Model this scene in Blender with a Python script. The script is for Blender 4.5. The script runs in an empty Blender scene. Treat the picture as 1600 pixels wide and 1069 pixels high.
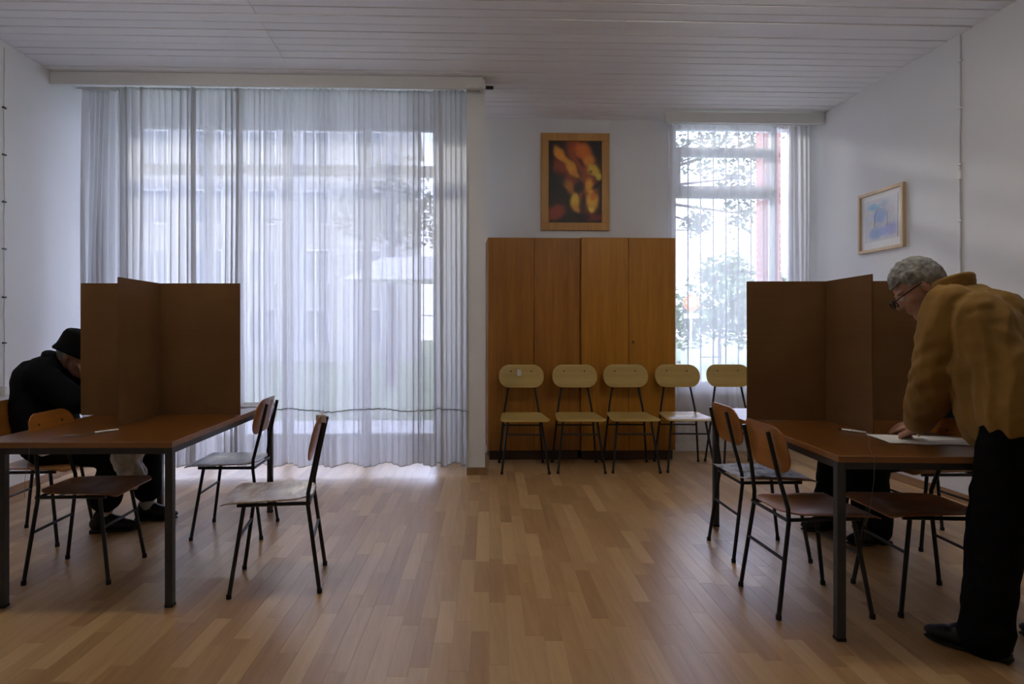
import bpy, bmesh, math, random
import numpy as np
from mathutils import Vector, Matrix, noise as mnoise

R = math.radians
SC = bpy.context.scene
COL = SC.collection

# ------------------------------------------------------------------ camera
cam_d = bpy.data.cameras.new('camera')
cam_d.sensor_fit = 'HORIZONTAL'
cam_d.sensor_width = 36.0
cam_d.lens = 22.5
cam_d.shift_x = 0.0375
cam_d.shift_y = -0.0122
cam_d.clip_start = 0.05
cam_d.clip_end = 300
cam = bpy.data.objects.new('camera', cam_d)
COL.objects.link(cam)
cam.location = (0, 0, 1.25)
cam.rotation_euler = (R(90), 0, R(-2.005))
SC.camera = cam

# ------------------------------------------------------------------ sky, light, exposure
SC.view_settings.view_transform = 'Standard'
SC.view_settings.look = 'None'
SC.view_settings.gamma = 1.0
SC.view_settings.use_curve_mapping = False
SC.view_settings.exposure = 1.35
SKY = 4.8
world = bpy.data.worlds.new('overcast_sky')
SC.world = world
world.use_nodes = True
wn = world.node_tree
wn.nodes.clear()
w_out = wn.nodes.new('ShaderNodeOutputWorld')
w_bg = wn.nodes.new('ShaderNodeBackground')
w_tc = wn.nodes.new('ShaderNodeTexCoord')
w_ns = wn.nodes.new('ShaderNodeTexNoise')
w_ns.inputs['Scale'].default_value = 2.0
w_rp = wn.nodes.new('ShaderNodeValToRGB')
w_rp.color_ramp.elements[0].position = 0.3
w_rp.color_ramp.elements[0].color = (0.59, 0.63, 1.0, 1)
w_rp.color_ramp.elements[1].position = 0.7
w_rp.color_ramp.elements[1].color = (0.70, 0.73, 1.0, 1)
wn.links.new(w_tc.outputs['Generated'], w_ns.inputs['Vector'])
wn.links.new(w_ns.outputs['Fac'], w_rp.inputs['Fac'])
wn.links.new(w_rp.outputs['Color'], w_bg.inputs['Color'])
w_bg.inputs['Strength'].default_value = SKY
wn.links.new(w_bg.outputs['Background'], w_out.inputs['Surface'])

sun_d = bpy.data.lights.new('veiled_sun', 'SUN')
sun_d.energy = 1.2
sun_d.angle = R(6)
sun_d.color = (1.0, 0.93, 0.85)
sun = bpy.data.objects.new('veiled_sun', sun_d)
COL.objects.link(sun)
sun.rotation_euler = Vector((0.30, -0.90, -0.36)).to_track_quat('-Z', 'Y').to_euler()

# ------------------------------------------------------------------ node helpers
MATS = {}

def new_mat(name):
    m = bpy.data.materials.new(name)
    m.use_nodes = True
    nt = m.node_tree
    nt.nodes.clear()
    out = nt.nodes.new('ShaderNodeOutputMaterial')
    MATS[name] = m
    return m, nt, out

def ramp(nt, fac, stops):
    r = nt.nodes.new('ShaderNodeValToRGB')
    els = r.color_ramp.elements
    while len(els) < len(stops):
        els.new(0.5)
    for e, (p, c) in zip(els, stops):
        e.position = p
        e.color = (*c, 1)
    nt.links.new(fac, r.inputs['Fac'])
    return r.outputs['Color']

def vec(nt, kind='Object', scale=(1, 1, 1), rot=(0, 0, 0)):
    mp = nt.nodes.new('ShaderNodeMapping')
    mp.inputs['Scale'].default_value = scale
    mp.inputs['Rotation'].default_value = rot
    if kind == 'Position':
        g = nt.nodes.new('ShaderNodeNewGeometry')
        nt.links.new(g.outputs['Position'], mp.inputs['Vector'])
    else:
        t = nt.nodes.new('ShaderNodeTexCoord')
        nt.links.new(t.outputs[kind], mp.inputs['Vector'])
    return mp.outputs['Vector']

def noise(nt, v, scale=5, detail=4, rough=0.5, dist=0.0):
    n = nt.nodes.new('ShaderNodeTexNoise')
    n.inputs['Scale'].default_value = scale
    n.inputs['Detail'].default_value = detail
    n.inputs['Roughness'].default_value = rough
    n.inputs['Distortion'].default_value = dist
    nt.links.new(v, n.inputs['Vector'])
    return n.outputs['Fac']

def principled(nt, out, color, rough=0.5, metal=0.0, spec=0.5, bump=None, bump_d=0.002, sheen=0.0, coat=0.0):
    b = nt.nodes.new('ShaderNodeBsdfPrincipled')
    if hasattr(color, 'node'):
        nt.links.new(color, b.inputs['Base Color'])
    else:
        b.inputs['Base Color'].default_value = (*color, 1)
    if hasattr(rough, 'node'):
        nt.links.new(rough, b.inputs['Roughness'])
    else:
        b.inputs['Roughness'].default_value = rough
    b.inputs['Metallic'].default_value = metal
    b.inputs['Specular IOR Level'].default_value = spec
    b.inputs['Sheen Weight'].default_value = sheen
    b.inputs['Coat Weight'].default_value = coat
    b.inputs['Coat Roughness'].default_value = 0.2
    if bump is not None:
        bn = nt.nodes.new('ShaderNodeBump')
        bn.inputs['Strength'].default_value = 0.6
        bn.inputs['Distance'].default_value = bump_d
        nt.links.new(bump, bn.inputs['Height'])
        nt.links.new(bn.outputs['Normal'], b.inputs['Normal'])
    nt.links.new(b.outputs['BSDF'], out.inputs['Surface'])
    return b

def plain(name, color, rough=0.5, metal=0.0, spec=0.4, var=0.12, scale=8, bump_d=0.0, sheen=0.0, coat=0.0):
    """a procedural material: colour with a little noise in it"""
    m, nt, out = new_mat(name)
    v = vec(nt, 'Object')
    n = noise(nt, v, scale, 5)
    c0 = tuple(c * (1 - var) for c in color)
    c1 = tuple(min(1, c * (1 + var)) for c in color)
    col = ramp(nt, n, [(0.3, c0), (0.7, c1)])
    principled(nt, out, col, rough, metal, spec, n if bump_d else None, bump_d, sheen, coat)
    return m

def wood(name, dark, light, rough=0.35, axis='Z', scale=1.0, kind='Object', coat=0.0, spec=0.5):
    m, nt, out = new_mat(name)
    s = {'X': (1.2, 22, 22), 'Y': (22, 1.2, 22), 'Z': (22, 22, 1.2)}[axis]
    v = vec(nt, kind, tuple(k * scale for k in s))
    n = noise(nt, v, 1.0, 6, 0.6, 0.4)
    v2 = vec(nt, kind, tuple(k * scale * 4 for k in s))
    n2 = noise(nt, v2, 1.0, 3, 0.5)
    mx = nt.nodes.new('ShaderNodeMath')
    mx.operation = 'MULTIPLY_ADD'
    nt.links.new(n2, mx.inputs[0])
    mx.inputs[1].default_value = 0.35
    nt.links.new(n, mx.inputs[2])
    col = ramp(nt, mx.outputs[0], [(0.45, dark), (0.9, light)])
    principled(nt, out, col, rough, 0, spec, n2, 0.0004, 0, coat)
    return m

# walls / ceiling
def paint(name, color, rough=0.85):
    m, nt, out = new_mat(name)
    v = vec(nt, 'Position')
    big = noise(nt, v, 1.3, 3)
    fine = noise(nt, v, 90, 3)
    col = ramp(nt, big, [(0.3, tuple(c * 0.95 for c in color)), (0.7, color)])
    principled(nt, out, col, rough, 0, 0.3, fine, 0.0012)
    return m

paint('wall_paint', (0.80, 0.80, 0.80))
paint('ceiling_paint', (0.88, 0.88, 0.89), 0.5)
paint('pelmet_paint', (0.76, 0.755, 0.74), 0.5)
plain('gap_dark', (0.12, 0.11, 0.10), 0.9)

def floor_mat(name, by_object):
    m, nt, out = new_mat(name)
    if by_object:
        oi = nt.nodes.new('ShaderNodeObjectInfo')
        tone = oi.outputs['Random']
    else:
        at = nt.nodes.new('ShaderNodeAttribute')
        at.attribute_name = 'tone'
        tone = at.outputs['Fac']
    v = vec(nt, 'Position', (34, 2.2, 1), (0, 0, R(3.4)))
    comb = nt.nodes.new('ShaderNodeCombineXYZ')
    mul = nt.nodes.new('ShaderNodeMath')
    mul.operation = 'MULTIPLY'
    nt.links.new(tone, mul.inputs[0])
    mul.inputs[1].default_value = 57.0
    nt.links.new(mul.outputs[0], comb.inputs['Z'])
    add = nt.nodes.new('ShaderNodeVectorMath')
    add.operation = 'ADD'
    nt.links.new(v, add.inputs[0])
    nt.links.new(comb.outputs[0], add.inputs[1])
    g = noise(nt, add.outputs[0], 1.0, 6, 0.62, 0.6)
    mx = nt.nodes.new('ShaderNodeMath')
    mx.operation = 'MULTIPLY_ADD'
    nt.links.new(tone, mx.inputs[0])
    mx.inputs[1].default_value = 0.55
    sc = nt.nodes.new('ShaderNodeMath')
    sc.operation = 'MULTIPLY'
    nt.links.new(g, sc.inputs[0])
    sc.inputs[1].default_value = 0.6
    nt.links.new(sc.outputs[0], mx.inputs[2])
    col = ramp(nt, mx.outputs[0], [(0.12, (0.32, 0.165, 0.062)), (0.5, (0.46, 0.265, 0.108)), (0.9, (0.62, 0.40, 0.185))])
    v3 = vec(nt, 'Position', (1, 1, 1))
    wear = noise(nt, v3, 2.5, 4)
    rg = nt.nodes.new('ShaderNodeMapRange')
    nt.links.new(wear, rg.inputs['Value'])
    rg.inputs['To Min'].default_value = 0.29
    rg.inputs['To Max'].default_value = 0.38
    principled(nt, out, col, rg.outputs['Result'], 0, 0.68, g, 0.0003)
    return m

floor_mat('floor_wood', True)
floor_mat('floor_wood_field', False)
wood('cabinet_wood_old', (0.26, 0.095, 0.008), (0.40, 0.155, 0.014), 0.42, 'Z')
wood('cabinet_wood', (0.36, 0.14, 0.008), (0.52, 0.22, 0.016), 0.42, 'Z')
wood('plinth_wood', (0.05, 0.025, 0.012), (0.08, 0.04, 0.02), 0.5, 'X')
wood('table_wood', (0.105, 0.034, 0.005), (0.18, 0.064, 0.010), 0.29, 'Y')
wood('table_edge', (0.26, 0.11, 0.03), (0.38, 0.17, 0.05), 0.4, 'X')
wood('chair_ply', (0.30, 0.105, 0.018), (0.44, 0.17, 0.03), 0.3, 'X')
wood('chair_seat_ply', (0.27, 0.11, 0.035), (0.42, 0.19, 0.07), 0.29, 'Y')
wood('pale_ply', (0.42, 0.28, 0.075), (0.55, 0.385, 0.12), 0.35, 'X')
wood('frame_oak', (0.42, 0.20, 0.045), (0.58, 0.30, 0.075), 0.45, 'Z')
wood('frame_pine', (0.52, 0.36, 0.19), (0.66, 0.48, 0.28), 0.5, 'Z')
wood('baseboard_wood', (0.26, 0.14, 0.06), (0.38, 0.22, 0.10), 0.45, 'Y')
plain('metal_black', (0.014, 0.015, 0.017), 0.4, 0.0, 0.35)
plain('metal_grey', (0.050, 0.053, 0.056), 0.42, 0.2, 0.45)
plain('rubber', (0.015, 0.015, 0.015), 0.8)
plain('white_plastic', (0.78, 0.78, 0.76), 0.4)
plain('cable_grey', (0.62, 0.62, 0.60), 0.5)
plain('cable_dark', (0.2, 0.19, 0.18), 0.6)
plain('chrome', (0.6, 0.6, 0.6), 0.2, 1.0)
plain('window_white', (0.80, 0.81, 0.83), 0.4)
plain('paper', (0.82, 0.81, 0.78), 0.7, var=0.03)
plain('skin', (0.50, 0.27, 0.19), 0.5, var=0.18, scale=14)
plain('trouser_black', (0.007, 0.007, 0.008), 0.9, 0, 0.1, scale=60, bump_d=0.001)
plain('coat_black', (0.007, 0.007, 0.009), 0.9, 0, 0.12, scale=60, bump_d=0.001)
plain('hat_black', (0.007, 0.007, 0.008), 0.9, 0, 0.1, scale=80, bump_d=0.001)
plain('shoe_black', (0.010, 0.011, 0.014), 0.4, 0, 0.3)
plain('sock_grey', (0.42, 0.42, 0.42), 0.9)
plain('jacket_camel', (0.30, 0.165, 0.042), 0.95, 0, 0.1, var=0.16, scale=7, bump_d=0.002, sheen=0.1)
plain('hair_grey', (0.27, 0.26, 0.235), 0.7, var=0.45, scale=38, bump_d=0.006)
plain('glasses_black', (0.01, 0.01, 0.012), 0.3)
plain('pen_white', (0.75, 0.75, 0.72), 0.35)
plain('bag_grey', (0.42, 0.39, 0.33), 0.45, var=0.3, scale=20)

def cardboard_mat():
    m, nt, out = new_mat('cardboard')
    v = vec(nt, 'Object', (1.5, 1.5, 160))
    flute = noise(nt, v, 1.0, 2)
    v2 = vec(nt, 'Object')
    big = noise(nt, v2, 3.5, 6)
    mx = nt.nodes.new('ShaderNodeMath')
    mx.operation = 'MULTIPLY_ADD'
    nt.links.new(flute, mx.inputs[0])
    mx.inputs[1].default_value = 0.25
    nt.links.new(big, mx.inputs[2])
    col = ramp(nt, mx.outputs[0], [(0.4, (0.155, 0.072, 0.024)), (0.85, (0.205, 0.1, 0.036))])
    principled(nt, out, col, 0.8, 0, 0.25, flute, 0.0004)
cardboard_mat()

def cloth_mat(name, transp, color, trans_share):
    m, nt, out = new_mat(name)
    v = vec(nt, 'Object', (1, 1, 1))
    weave = noise(nt, v, 3.0, 3)
    col = ramp(nt, weave, [(0.3, tuple(c * 0.96 for c in color)), (0.7, color)])
    tr = nt.nodes.new('ShaderNodeBsdfTransparent')
    tl = nt.nodes.new('ShaderNodeBsdfTranslucent')
    df = nt.nodes.new('ShaderNodeBsdfDiffuse')
    nt.links.new(col, tl.inputs['Color'])
    nt.links.new(col, df.inputs['Color'])
    m1 = nt.nodes.new('ShaderNodeMixShader')
    m1.inputs[0].default_value = trans_share
    nt.links.new(df.outputs[0], m1.inputs[1])
    nt.links.new(tl.outputs[0], m1.inputs[2])
    m2 = nt.nodes.new('ShaderNodeMixShader')
    m2.inputs[0].default_value = transp
    nt.links.new(m1.outputs[0], m2.inputs[1])
    nt.links.new(tr.outputs[0], m2.inputs[2])
    nt.links.new(m2.outputs[0], out.inputs['Surface'])
    return m

cloth_mat('net_curtain', 0.10, (0.72, 0.72, 0.73), 0.50)
cloth_mat('net_curtain_hem', 0.80, (0.95, 0.95, 0.95), 0.8)
cloth_mat('sheer_gathered', 0.45, (0.92, 0.92, 0.93), 0.7)
cloth_mat('sheer_curtain', 0.42, (0.88, 0.88, 0.90), 0.6)
cloth_mat('seam_thread', 0.0, (0.35, 0.35, 0.33), 0.3)

def glass_mat():
    m, nt, out = new_mat('window_glass')
    tr = nt.nodes.new('ShaderNodeBsdfTransparent')
    tr.inputs['Color'].default_value = (0.96, 0.98, 0.97, 1)
    gl = nt.nodes.new('ShaderNodeBsdfGlossy')
    gl.inputs['Roughness'].default_value = 0.02
    fr = nt.nodes.new('ShaderNodeFresnel')
    fr.inputs['IOR'].default_value = 1.45
    mx = nt.nodes.new('ShaderNodeMixShader')
    nt.links.new(fr.outputs[0], mx.inputs[0])
    nt.links.new(tr.outputs[0], mx.inputs[1])
    nt.links.new(gl.outputs[0], mx.inputs[2])
    nt.links.new(mx.outputs[0], out.inputs['Surface'])
glass_mat()

# outside
plain('lawn', (0.13, 0.18, 0.08), 0.9, var=0.35, scale=3)
plain('pavement', (0.60, 0.60, 0.60), 0.9, scale=2)
plain('facade', (0.40, 0.39, 0.38), 0.9, scale=1)
plain('facade_window', (0.16, 0.18, 0.21), 0.2)
plain('leaf', (0.07, 0.10, 0.05), 0.6, var=0.5, scale=4)
plain('leaf_far', (0.17, 0.24, 0.12), 0.7, var=0.4, scale=2)
plain('bark', (0.07, 0.055, 0.045), 0.9, scale=12)
plain('canopy_white', (0.80, 0.80, 0.80), 0.5)
plain('sign_orange', (0.75, 0.16, 0.03), 0.5)
plain('sign_pale', (0.85, 0.55, 0.30), 0.5)
plain('brick_red', (0.30, 0.10, 0.07), 0.85, var=0.3, scale=6)
plain('mortar', (0.45, 0.42, 0.40), 0.9)

# ------------------------------------------------------------------ mesh helpers
class MB:
    def __init__(self):
        self.v, self.f = [], []
    def add(self, vs, fs):
        o = len(self.v)
        self.v += [tuple(p) for p in vs]
        self.f += [tuple(i + o for i in f) for f in fs]
        return self
    def box(self, c, s, mat=None):
        x, y, z = s[0] / 2, s[1] / 2, s[2] / 2
        vs = [Vector((a * x, b * y, d * z)) for d in (-1, 1) for b in (-1, 1) for a in (-1, 1)]
        if mat is not None:
            vs = [mat @ p for p in vs]
        c = Vector(c)
        fs = [(0, 2, 3, 1), (4, 5, 7, 6), (0, 1, 5, 4), (2, 6, 7, 3), (0, 4, 6, 2), (1, 3, 7, 5)]
        return self.add([p + c for p in vs], fs)
    def span(self, a, b):
        c = [(p + q) / 2 for p, q in zip(a, b)]
        return self.box(c, [abs(q - p) for p, q in zip(a, b)])
    def cbox(self, c, s, bev=0.004, mat=None):
        """box with bevelled edges"""
        bm = bmesh.new()
        bmesh.ops.create_cube(bm, size=1)
        for v in bm.verts:
            v.co = Vector((v.co.x * s[0], v.co.y * s[1], v.co.z * s[2]))
        bmesh.ops.bevel(bm, geom=bm.edges[:], offset=bev, segments=2, affect='EDGES', profile=0.5)
        bm.verts.index_update()
        vs = [(mat @ v.co if mat is not None else v.co) + Vector(c) for v in bm.verts]
        fs = [[v.index for v in f.verts] for f in bm.faces]
        bm.free()
        return self.add(vs, fs)
    def cspan(self, a, b, bev=0.004):
        c = [(p + q) / 2 for p, q in zip(a, b)]
        return self.cbox(c, [abs(q - p) for p, q in zip(a, b)], bev)
    def tube(self, pts, r, n=10, cap=True, square=False):
        pts = [Vector(p) for p in pts]
        rs = r if isinstance(r, (list, tuple)) else [r] * len(pts)
        rings = []
        ref = None
        for i, p in enumerate(pts):
            if i == 0:
                t = pts[1] - pts[0]
            elif i == len(pts) - 1:
                t = pts[-1] - pts[-2]
            else:
                t = (pts[i + 1] - p).normalized() + (p - pts[i - 1]).normalized()
            t.normalize()
            if ref is None:
                ref = Vector((1, 0, 0)) if abs(t.x) < 0.8 else Vector((0, 1, 0))
            a = (ref - t * ref.dot(t)).normalized()
            ref = a
            b = t.cross(a)
            ring = []
            nn = 4 if square else n
            for k in range(nn):
                th = 2 * math.pi * (k + (0.5 if square else 0)) / nn
                rr = rs[i] * (math.sqrt(2) if square else 1)
                ring.append(p + a * math.cos(th) * rr + b * math.sin(th) * rr)
            rings.append(ring)
        nn = len(rings[0])
        vs = [q for ring in rings for q in ring]
        fs = []
        for i in range(len(rings) - 1):
            for k in range(nn):
                k2 = (k + 1) % nn
                fs.append((i * nn + k, i * nn + k2, (i + 1) * nn + k2, (i + 1) * nn + k))
        if cap:
            fs.append(tuple(range(nn))[::-1])
            fs.append(tuple((len(rings) - 1) * nn + k for k in range(nn)))
        return self.add(vs, fs)
    def plate(self, outline, th, fn, rings=5):
        """flat outline (u,v) swept to thickness th; fn(u,v,w) -> xyz; radial rings so it can be curved"""
        n = len(outline)
        cu = sum(p[0] for p in outline) / n
        cv = sum(p[1] for p in outline) / n
        top, bot = [], []
        vs = []
        def ringat(k, w, sh=0.0):
            return [fn(cu + (u - cu) * k * (1 - sh), cv + (v - cv) * k * (1 - sh), w) for u, v in outline]
        o = 0
        vs.append(fn(cu, cv, th / 2))
        for i in range(1, rings + 1):
            vs += ringat(i / rings, th / 2 * (0.55 if i == rings else 1))
        lower0 = len(vs)
        vs.append(fn(cu, cv, -th / 2))
        for i in range(1, rings + 1):
            vs += ringat(i / rings, -th / 2 * (0.55 if i == rings else 1))
        fs = []
        for base, flip in ((0, False), (lower0, True)):
            for k in range(n):
                k2 = (k + 1) % n
                f = (base, base + 1 + k, base + 1 + k2)
                fs.append(f[::-1] if flip else f)
            for i in range(rings - 1):
                a = base + 1 + i * n
                b = a + n
                for k in range(n):
                    k2 = (k + 1) % n
                    f = (a + k, b + k, b + k2, a + k2)
                    fs.append(f[::-1] if flip else f)
        a = 1 + (rings - 1) * n
        b = lower0 + a
        for k in range(n):
            k2 = (k + 1) % n
            fs.append((a + k, b + k, b + k2, a + k2))
        return self.add(vs, fs)
    def mesh(self, name, smooth=False):
        me = bpy.data.meshes.new(name)
        me.from_pydata([tuple(p) for p in self.v], [], self.f)
        me.update()
        bm = bmesh.new()
        bm.from_mesh(me)
        bmesh.ops.recalc_face_normals(bm, faces=bm.faces)
        bm.to_mesh(me)
        bm.free()
        if smooth:
            smooth_by_angle(me)
        return me
    def build(self, name, mat, parent=None, smooth=False):
        return link(name, self.mesh(name, smooth), mat, parent)

def smooth_by_angle(me, ang=35):
    me.polygons.foreach_set('use_smooth', [True] * len(me.polygons))
    try:
        me.set_sharp_from_angle(angle=R(ang))
    except Exception:
        pass

def link(name, me, mat, parent=None):
    o = bpy.data.objects.new(name, me)
    COL.objects.link(o)
    if mat is not None and not me.materials:
        me.materials.append(MATS[mat])
    if parent is not None:
        o.parent = parent
    return o

def tag(o, label, cat, group=None, kind=None):
    o['label'] = label
    o['category'] = cat
    if group:
        o['group'] = group
    if kind:
        o['kind'] = kind
    return o

def struct(o, label=None):
    o['kind'] = 'structure'
    if label:
        o['label'] = label
    return o

def empty(name, loc=(0, 0, 0), rz=0.0):
    o = bpy.data.objects.new(name, None)
    o.empty_display_size = 0.1
    COL.objects.link(o)
    o.location = loc
    o.rotation_euler = (0, 0, rz)
    return o

def copy_tree(o, parent=None):
    c = o.copy()
    COL.objects.link(c)
    c.parent = parent
    for ch in list(o.children):
        copy_tree(ch, c)
    return c

def rounded_rect(w, h, r, n=6, cx=0, cy=0):
    pts = []
    for sx, sy, a0 in ((1, 1, 0), (-1, 1, 90), (-1, -1, 180), (1, -1, 270)):
        for k in range(n + 1):
            a = R(a0 + 90 * k / n)
            pts.append((cx + sx * (w / 2 - r) + r * math.cos(a), cy + sy * (h / 2 - r) + r * math.sin(a)))
    return pts

# ------------------------------------------------------------------ room dimensions
XL, XR = -3.33, 3.70          # side walls
YB = 6.50                     # back wall (cabinets, small window)
YW = 6.50                     # wall of the big window
YF = -2.6                     # wall behind the camera
ZC = 3.40                     # ceiling
PX0, PX1 = 0.13, 0.29         # pier between the two bays
PY = 5.50

# floor ------------------------------------------------------------
floor = struct(MB().span((XL - .1, YF - .1, -0.12), (XR + .1, YB + .3, -0.008)).build('floor', 'gap_dark'))
floor['label'] = 'laminate floor of narrow brown wood strips'
FA = R(-3.4)                  # the strips run slightly towards the right
PW, PLS = 0.074, (0.40, 0.55, 0.74)
rng = random.Random(5)

def fworld(a, b):
    return (a * math.cos(FA) - b * math.sin(FA), a * math.sin(FA) + b * math.cos(FA))

def project(x, y, z):
    th = R(2.005)
    d = x * math.sin(th) + y * math.cos(th)
    if d < 0.2:
        return None
    return (740 + 1000 * (x * math.cos(th) - y * math.sin(th)) / d, 515 - 1000 * (z - 1.25) / d, d)

cells = []
na0, na1 = int((XL - .8) / PW), int((XR + .8) / PW)
for i in range(na0, na1 + 1):
    bpos = YF - .9 - rng.random() * .7
    while bpos < YB + .7:
        kind = rng.randrange(3)
        pl = PLS[kind]
        a = i * PW
        x, y = fworld(a + PW / 2, bpos + pl / 2)
        bpos += pl
        if x < XL - .02 or x > XR + .02 or y < YF or y > YB + .2:
            continue
        p = project(x, y, 0)
        vis = p is not None and -40 < p[0] < 1640 and p[1] < 1130
        cells.append((0 if vis else 1, p[2] if p else 99, kind, pl, x, y))
cells.sort(key=lambda c: (c[0], c[1]))

def strip_verts(w, l, h=0.008, ch=0.0006):
    w2, l2 = w / 2 - 0.0001, l / 2 - 0.0001
    t = ch
    return ([(-w2, -l2, -h), (w2, -l2, -h), (w2, l2, -h), (-w2, l2, -h),
             (-w2, -l2, -t), (w2, -l2, -t), (w2, l2, -t), (-w2, l2, -t),
             (-w2 + t, -l2 + t, 0), (w2 - t, -l2 + t, 0), (w2 - t, l2 - t, 0), (-w2 + t, l2 - t, 0)],
            [(0, 1, 5, 4), (1, 2, 6, 5), (2, 3, 7, 6), (3, 0, 4, 7), (4, 5, 9, 8), (5, 6, 10, 9), (6, 7, 11, 10), (7, 4, 8, 11), (8, 9, 10, 11)])
strips = [strip_verts(PW, l) for l in PLS]
strip_me = [MB().add(*st).mesh('strip') for st in strips]
for c in cells[:300]:
    o = link('floor_strip', strip_me[c[2]], 'floor_wood', floor)
    o.location = (c[4], c[5], 0)
    o.rotation_euler = (0, 0, FA)
fmb = MB()
tones = []
ca, sa = math.cos(FA), math.sin(FA)
for c in cells[300:]:
    sv, sf = strips[c[2]]
    fmb.add([(c[4] + x * ca - y * sa, c[5] + x * sa + y * ca, z) for x, y, z in sv], sf)
    tones += [rng.random()] * len(sf)
field_me = bpy.data.meshes.new('strip_field')
field_me.from_pydata(fmb.v, [], fmb.f)
at = field_me.attributes.new('tone', 'FLOAT', 'FACE')
at.data.foreach_set('value', tones)
fo = link('floor_strip_field', field_me, 'floor_wood_field', floor)
fo['kind'] = 'stuff'

# ceiling -----------------------------------------------------------
ceiling = struct(MB().span((XL - .1, YF - .1, ZC + .02), (XR + .1, YB + .3, ZC + .14)).build('ceiling', 'gap_dark'))
ceiling['label'] = 'white ceiling of narrow boards'
CW = 0.116
rng = random.Random(11)
L1, L2 = -1.33 - XL, XR + 1.33
def board_mesh(l):
    w2, l2, t, h = CW / 2 - 0.003, l / 2 - 0.0015, 0.004, 0.016
    return MB().add([(-l2, -w2, h), (l2, -w2, h), (l2, w2, h), (-l2, w2, h),
                     (-l2, -w2, t), (l2, -w2, t), (l2, w2, t), (-l2, w2, t),
                     (-l2 + .001, -w2 + t, 0), (l2 - .001, -w2 + t, 0), (l2 - .001, w2 - t, 0), (-l2 + .001, w2 - t, 0)],
                    [(4, 5, 1, 0), (5, 6, 2, 1), (6, 7, 3, 2), (7, 4, 0, 3), (8, 9, 5, 4), (9, 10, 6, 5), (10, 11, 7, 6), (11, 8, 4, 7), (11, 10, 9, 8)]).mesh('ceiling_board')
bm_a, bm_b = board_mesh(L1), board_mesh(L2)
bm_c = board_mesh(XR - XL)
ny = int((YB - YF) / CW) + 1
for k in range(ny):
    y = YB - CW / 2 - k * CW
    dz = rng.uniform(-.003, .003)
    if k % 7 == 3:
        segs = [(bm_c, (XL + XR) / 2)]
    else:
        segs = [(bm_a, XL + L1 / 2), (bm_b, XR - L2 / 2)]
    for me, x in segs:
        o = link('ceiling_board', me, 'ceiling_paint', ceiling)
        o.location = (x, y, ZC + dz + rng.uniform(-.001, .001))
        o.rotation_euler = (R(rng.uniform(-.9, .9)), R(rng.uniform(-.05, .05)), R(rng.uniform(-.06, .06)))

# walls --------------------------------------------------------------
T = 0.25
struct(MB().span((XL - T, YF - T, -.1), (XL, YB + T, ZC + .1)).build('wall_left', 'wall_paint'), 'white left wall')
struct(MB().span((XR, YF - T, -.1), (XR + T, YB + T, ZC + .1)).build('wall_right', 'wall_paint'), 'white right wall')
struct(MB().span((XL, YF - T, -.1), (XR, YF, ZC + .1)).build('wall_front', 'wall_paint'), 'white wall behind the camera')
# big window opening
WX0, WX1, WZ0, WZ1 = -3.25, -0.08, 0.10, 3.37
struct(MB().span((PX0, PY, -.01), (PX1, PY + .24, ZC + .02)).build('wall_pier', 'wall_paint'), 'narrow white pier beside the big curtain')
# small window opening
VX0, VX1, VZ0, VZ1 = 2.27, 3.60, 0.62, 3.36
VM = 3.34                      # mullion between the main light and a side light added for more daylight
struct(MB().span((XL, YB, -.1), (WX0, YB + T, ZC + .1)).span((WX0, YB, -.1), (WX1, YB + T, WZ0)).span((WX0, YB, WZ1), (WX1, YB + T, ZC + .1))
       .span((WX1, YB, -.1), (VX0, YB + T, ZC + .1)).span((VX1, YB, -.1), (XR, YB + T, ZC + .1))
       .span((VX0, YB, -.1), (VX1, YB + T, VZ0)).span((VX0, YB, VZ1), (VX1, YB + T, ZC + .1)).build('wall_back', 'wall_paint'), 'white back wall behind the wardrobes')
struct(MB().cspan((XL, YF, 0), (XL + .014, YW, .065), .003).build('baseboard_left', 'baseboard_wood'), 'brown wooden baseboard of the left wall')
struct(MB().cspan((XR - .014, YF, 0), (XR, YB, .065), .003).build('baseboard_right', 'baseboard_wood'), 'brown wooden baseboard of the right wall')
struct(MB().cspan((PX0, PY - .014, 0), (PX1 + .012, PY, .065), .003).build('baseboard_pier', 'baseboard_wood'), 'brown wooden baseboard of the pier')

# windows ------------------------------------------------------------
win1 = struct(empty('window_1', ((WX0 + WX1) / 2, YW + .12, WZ0)), 'big window behind the net curtains')
ox, oy, oz = win1.location
def wl(a, b):
    return ((a[0] - ox, a[1] - oy, a[2] - oz), (b[0] - ox, b[1] - oy, b[2] - oz))
def wpart(name, a, b, mat='window_white', bev=.005):
    p, q = wl(a, b)
    return MB().cspan(p, q, bev).build(name, mat, win1)
y0, y1 = YW + .08, YW + .15
TRZ0, TRZ1 = 2.82, 2.93
wpart('frame_rail', (WX0, y0, WZ0), (WX1, y1, WZ0 + .08))
wpart('frame_rail', (WX0, y0, WZ1 - .08), (WX1, y1, WZ1))
wpart('transom', (WX0 + .08, y0, TRZ0), (WX1 - .08, y1, TRZ1))
wpart('frame_stile', (WX0, y0, WZ0 + .08), (WX0 + .08, y1, WZ1 - .08))
wpart('frame_stile', (WX1 - .08, y0, WZ0 + .08), (WX1, y1, WZ1 - .08))
mull = [-2.46, -1.665, -.87]
for mx in mull:
    wpart('mullion', (mx - .05, y0 - .005, WZ0 + .08), (mx + .05, y1 + .005, WZ1 - .08))
edges = [WX0 + .08] + [e for mx in mull for e in (mx - .05, mx + .05)] + [WX1 - .08]
for k in range(4):
    for za, zb in ((WZ0 + .08, TRZ0), (TRZ1, WZ1 - .08)):
        wpart('pane', (edges[2 * k], YW + .112, za), (edges[2 * k + 1], YW + .118, zb), 'window_glass', .001)

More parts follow.
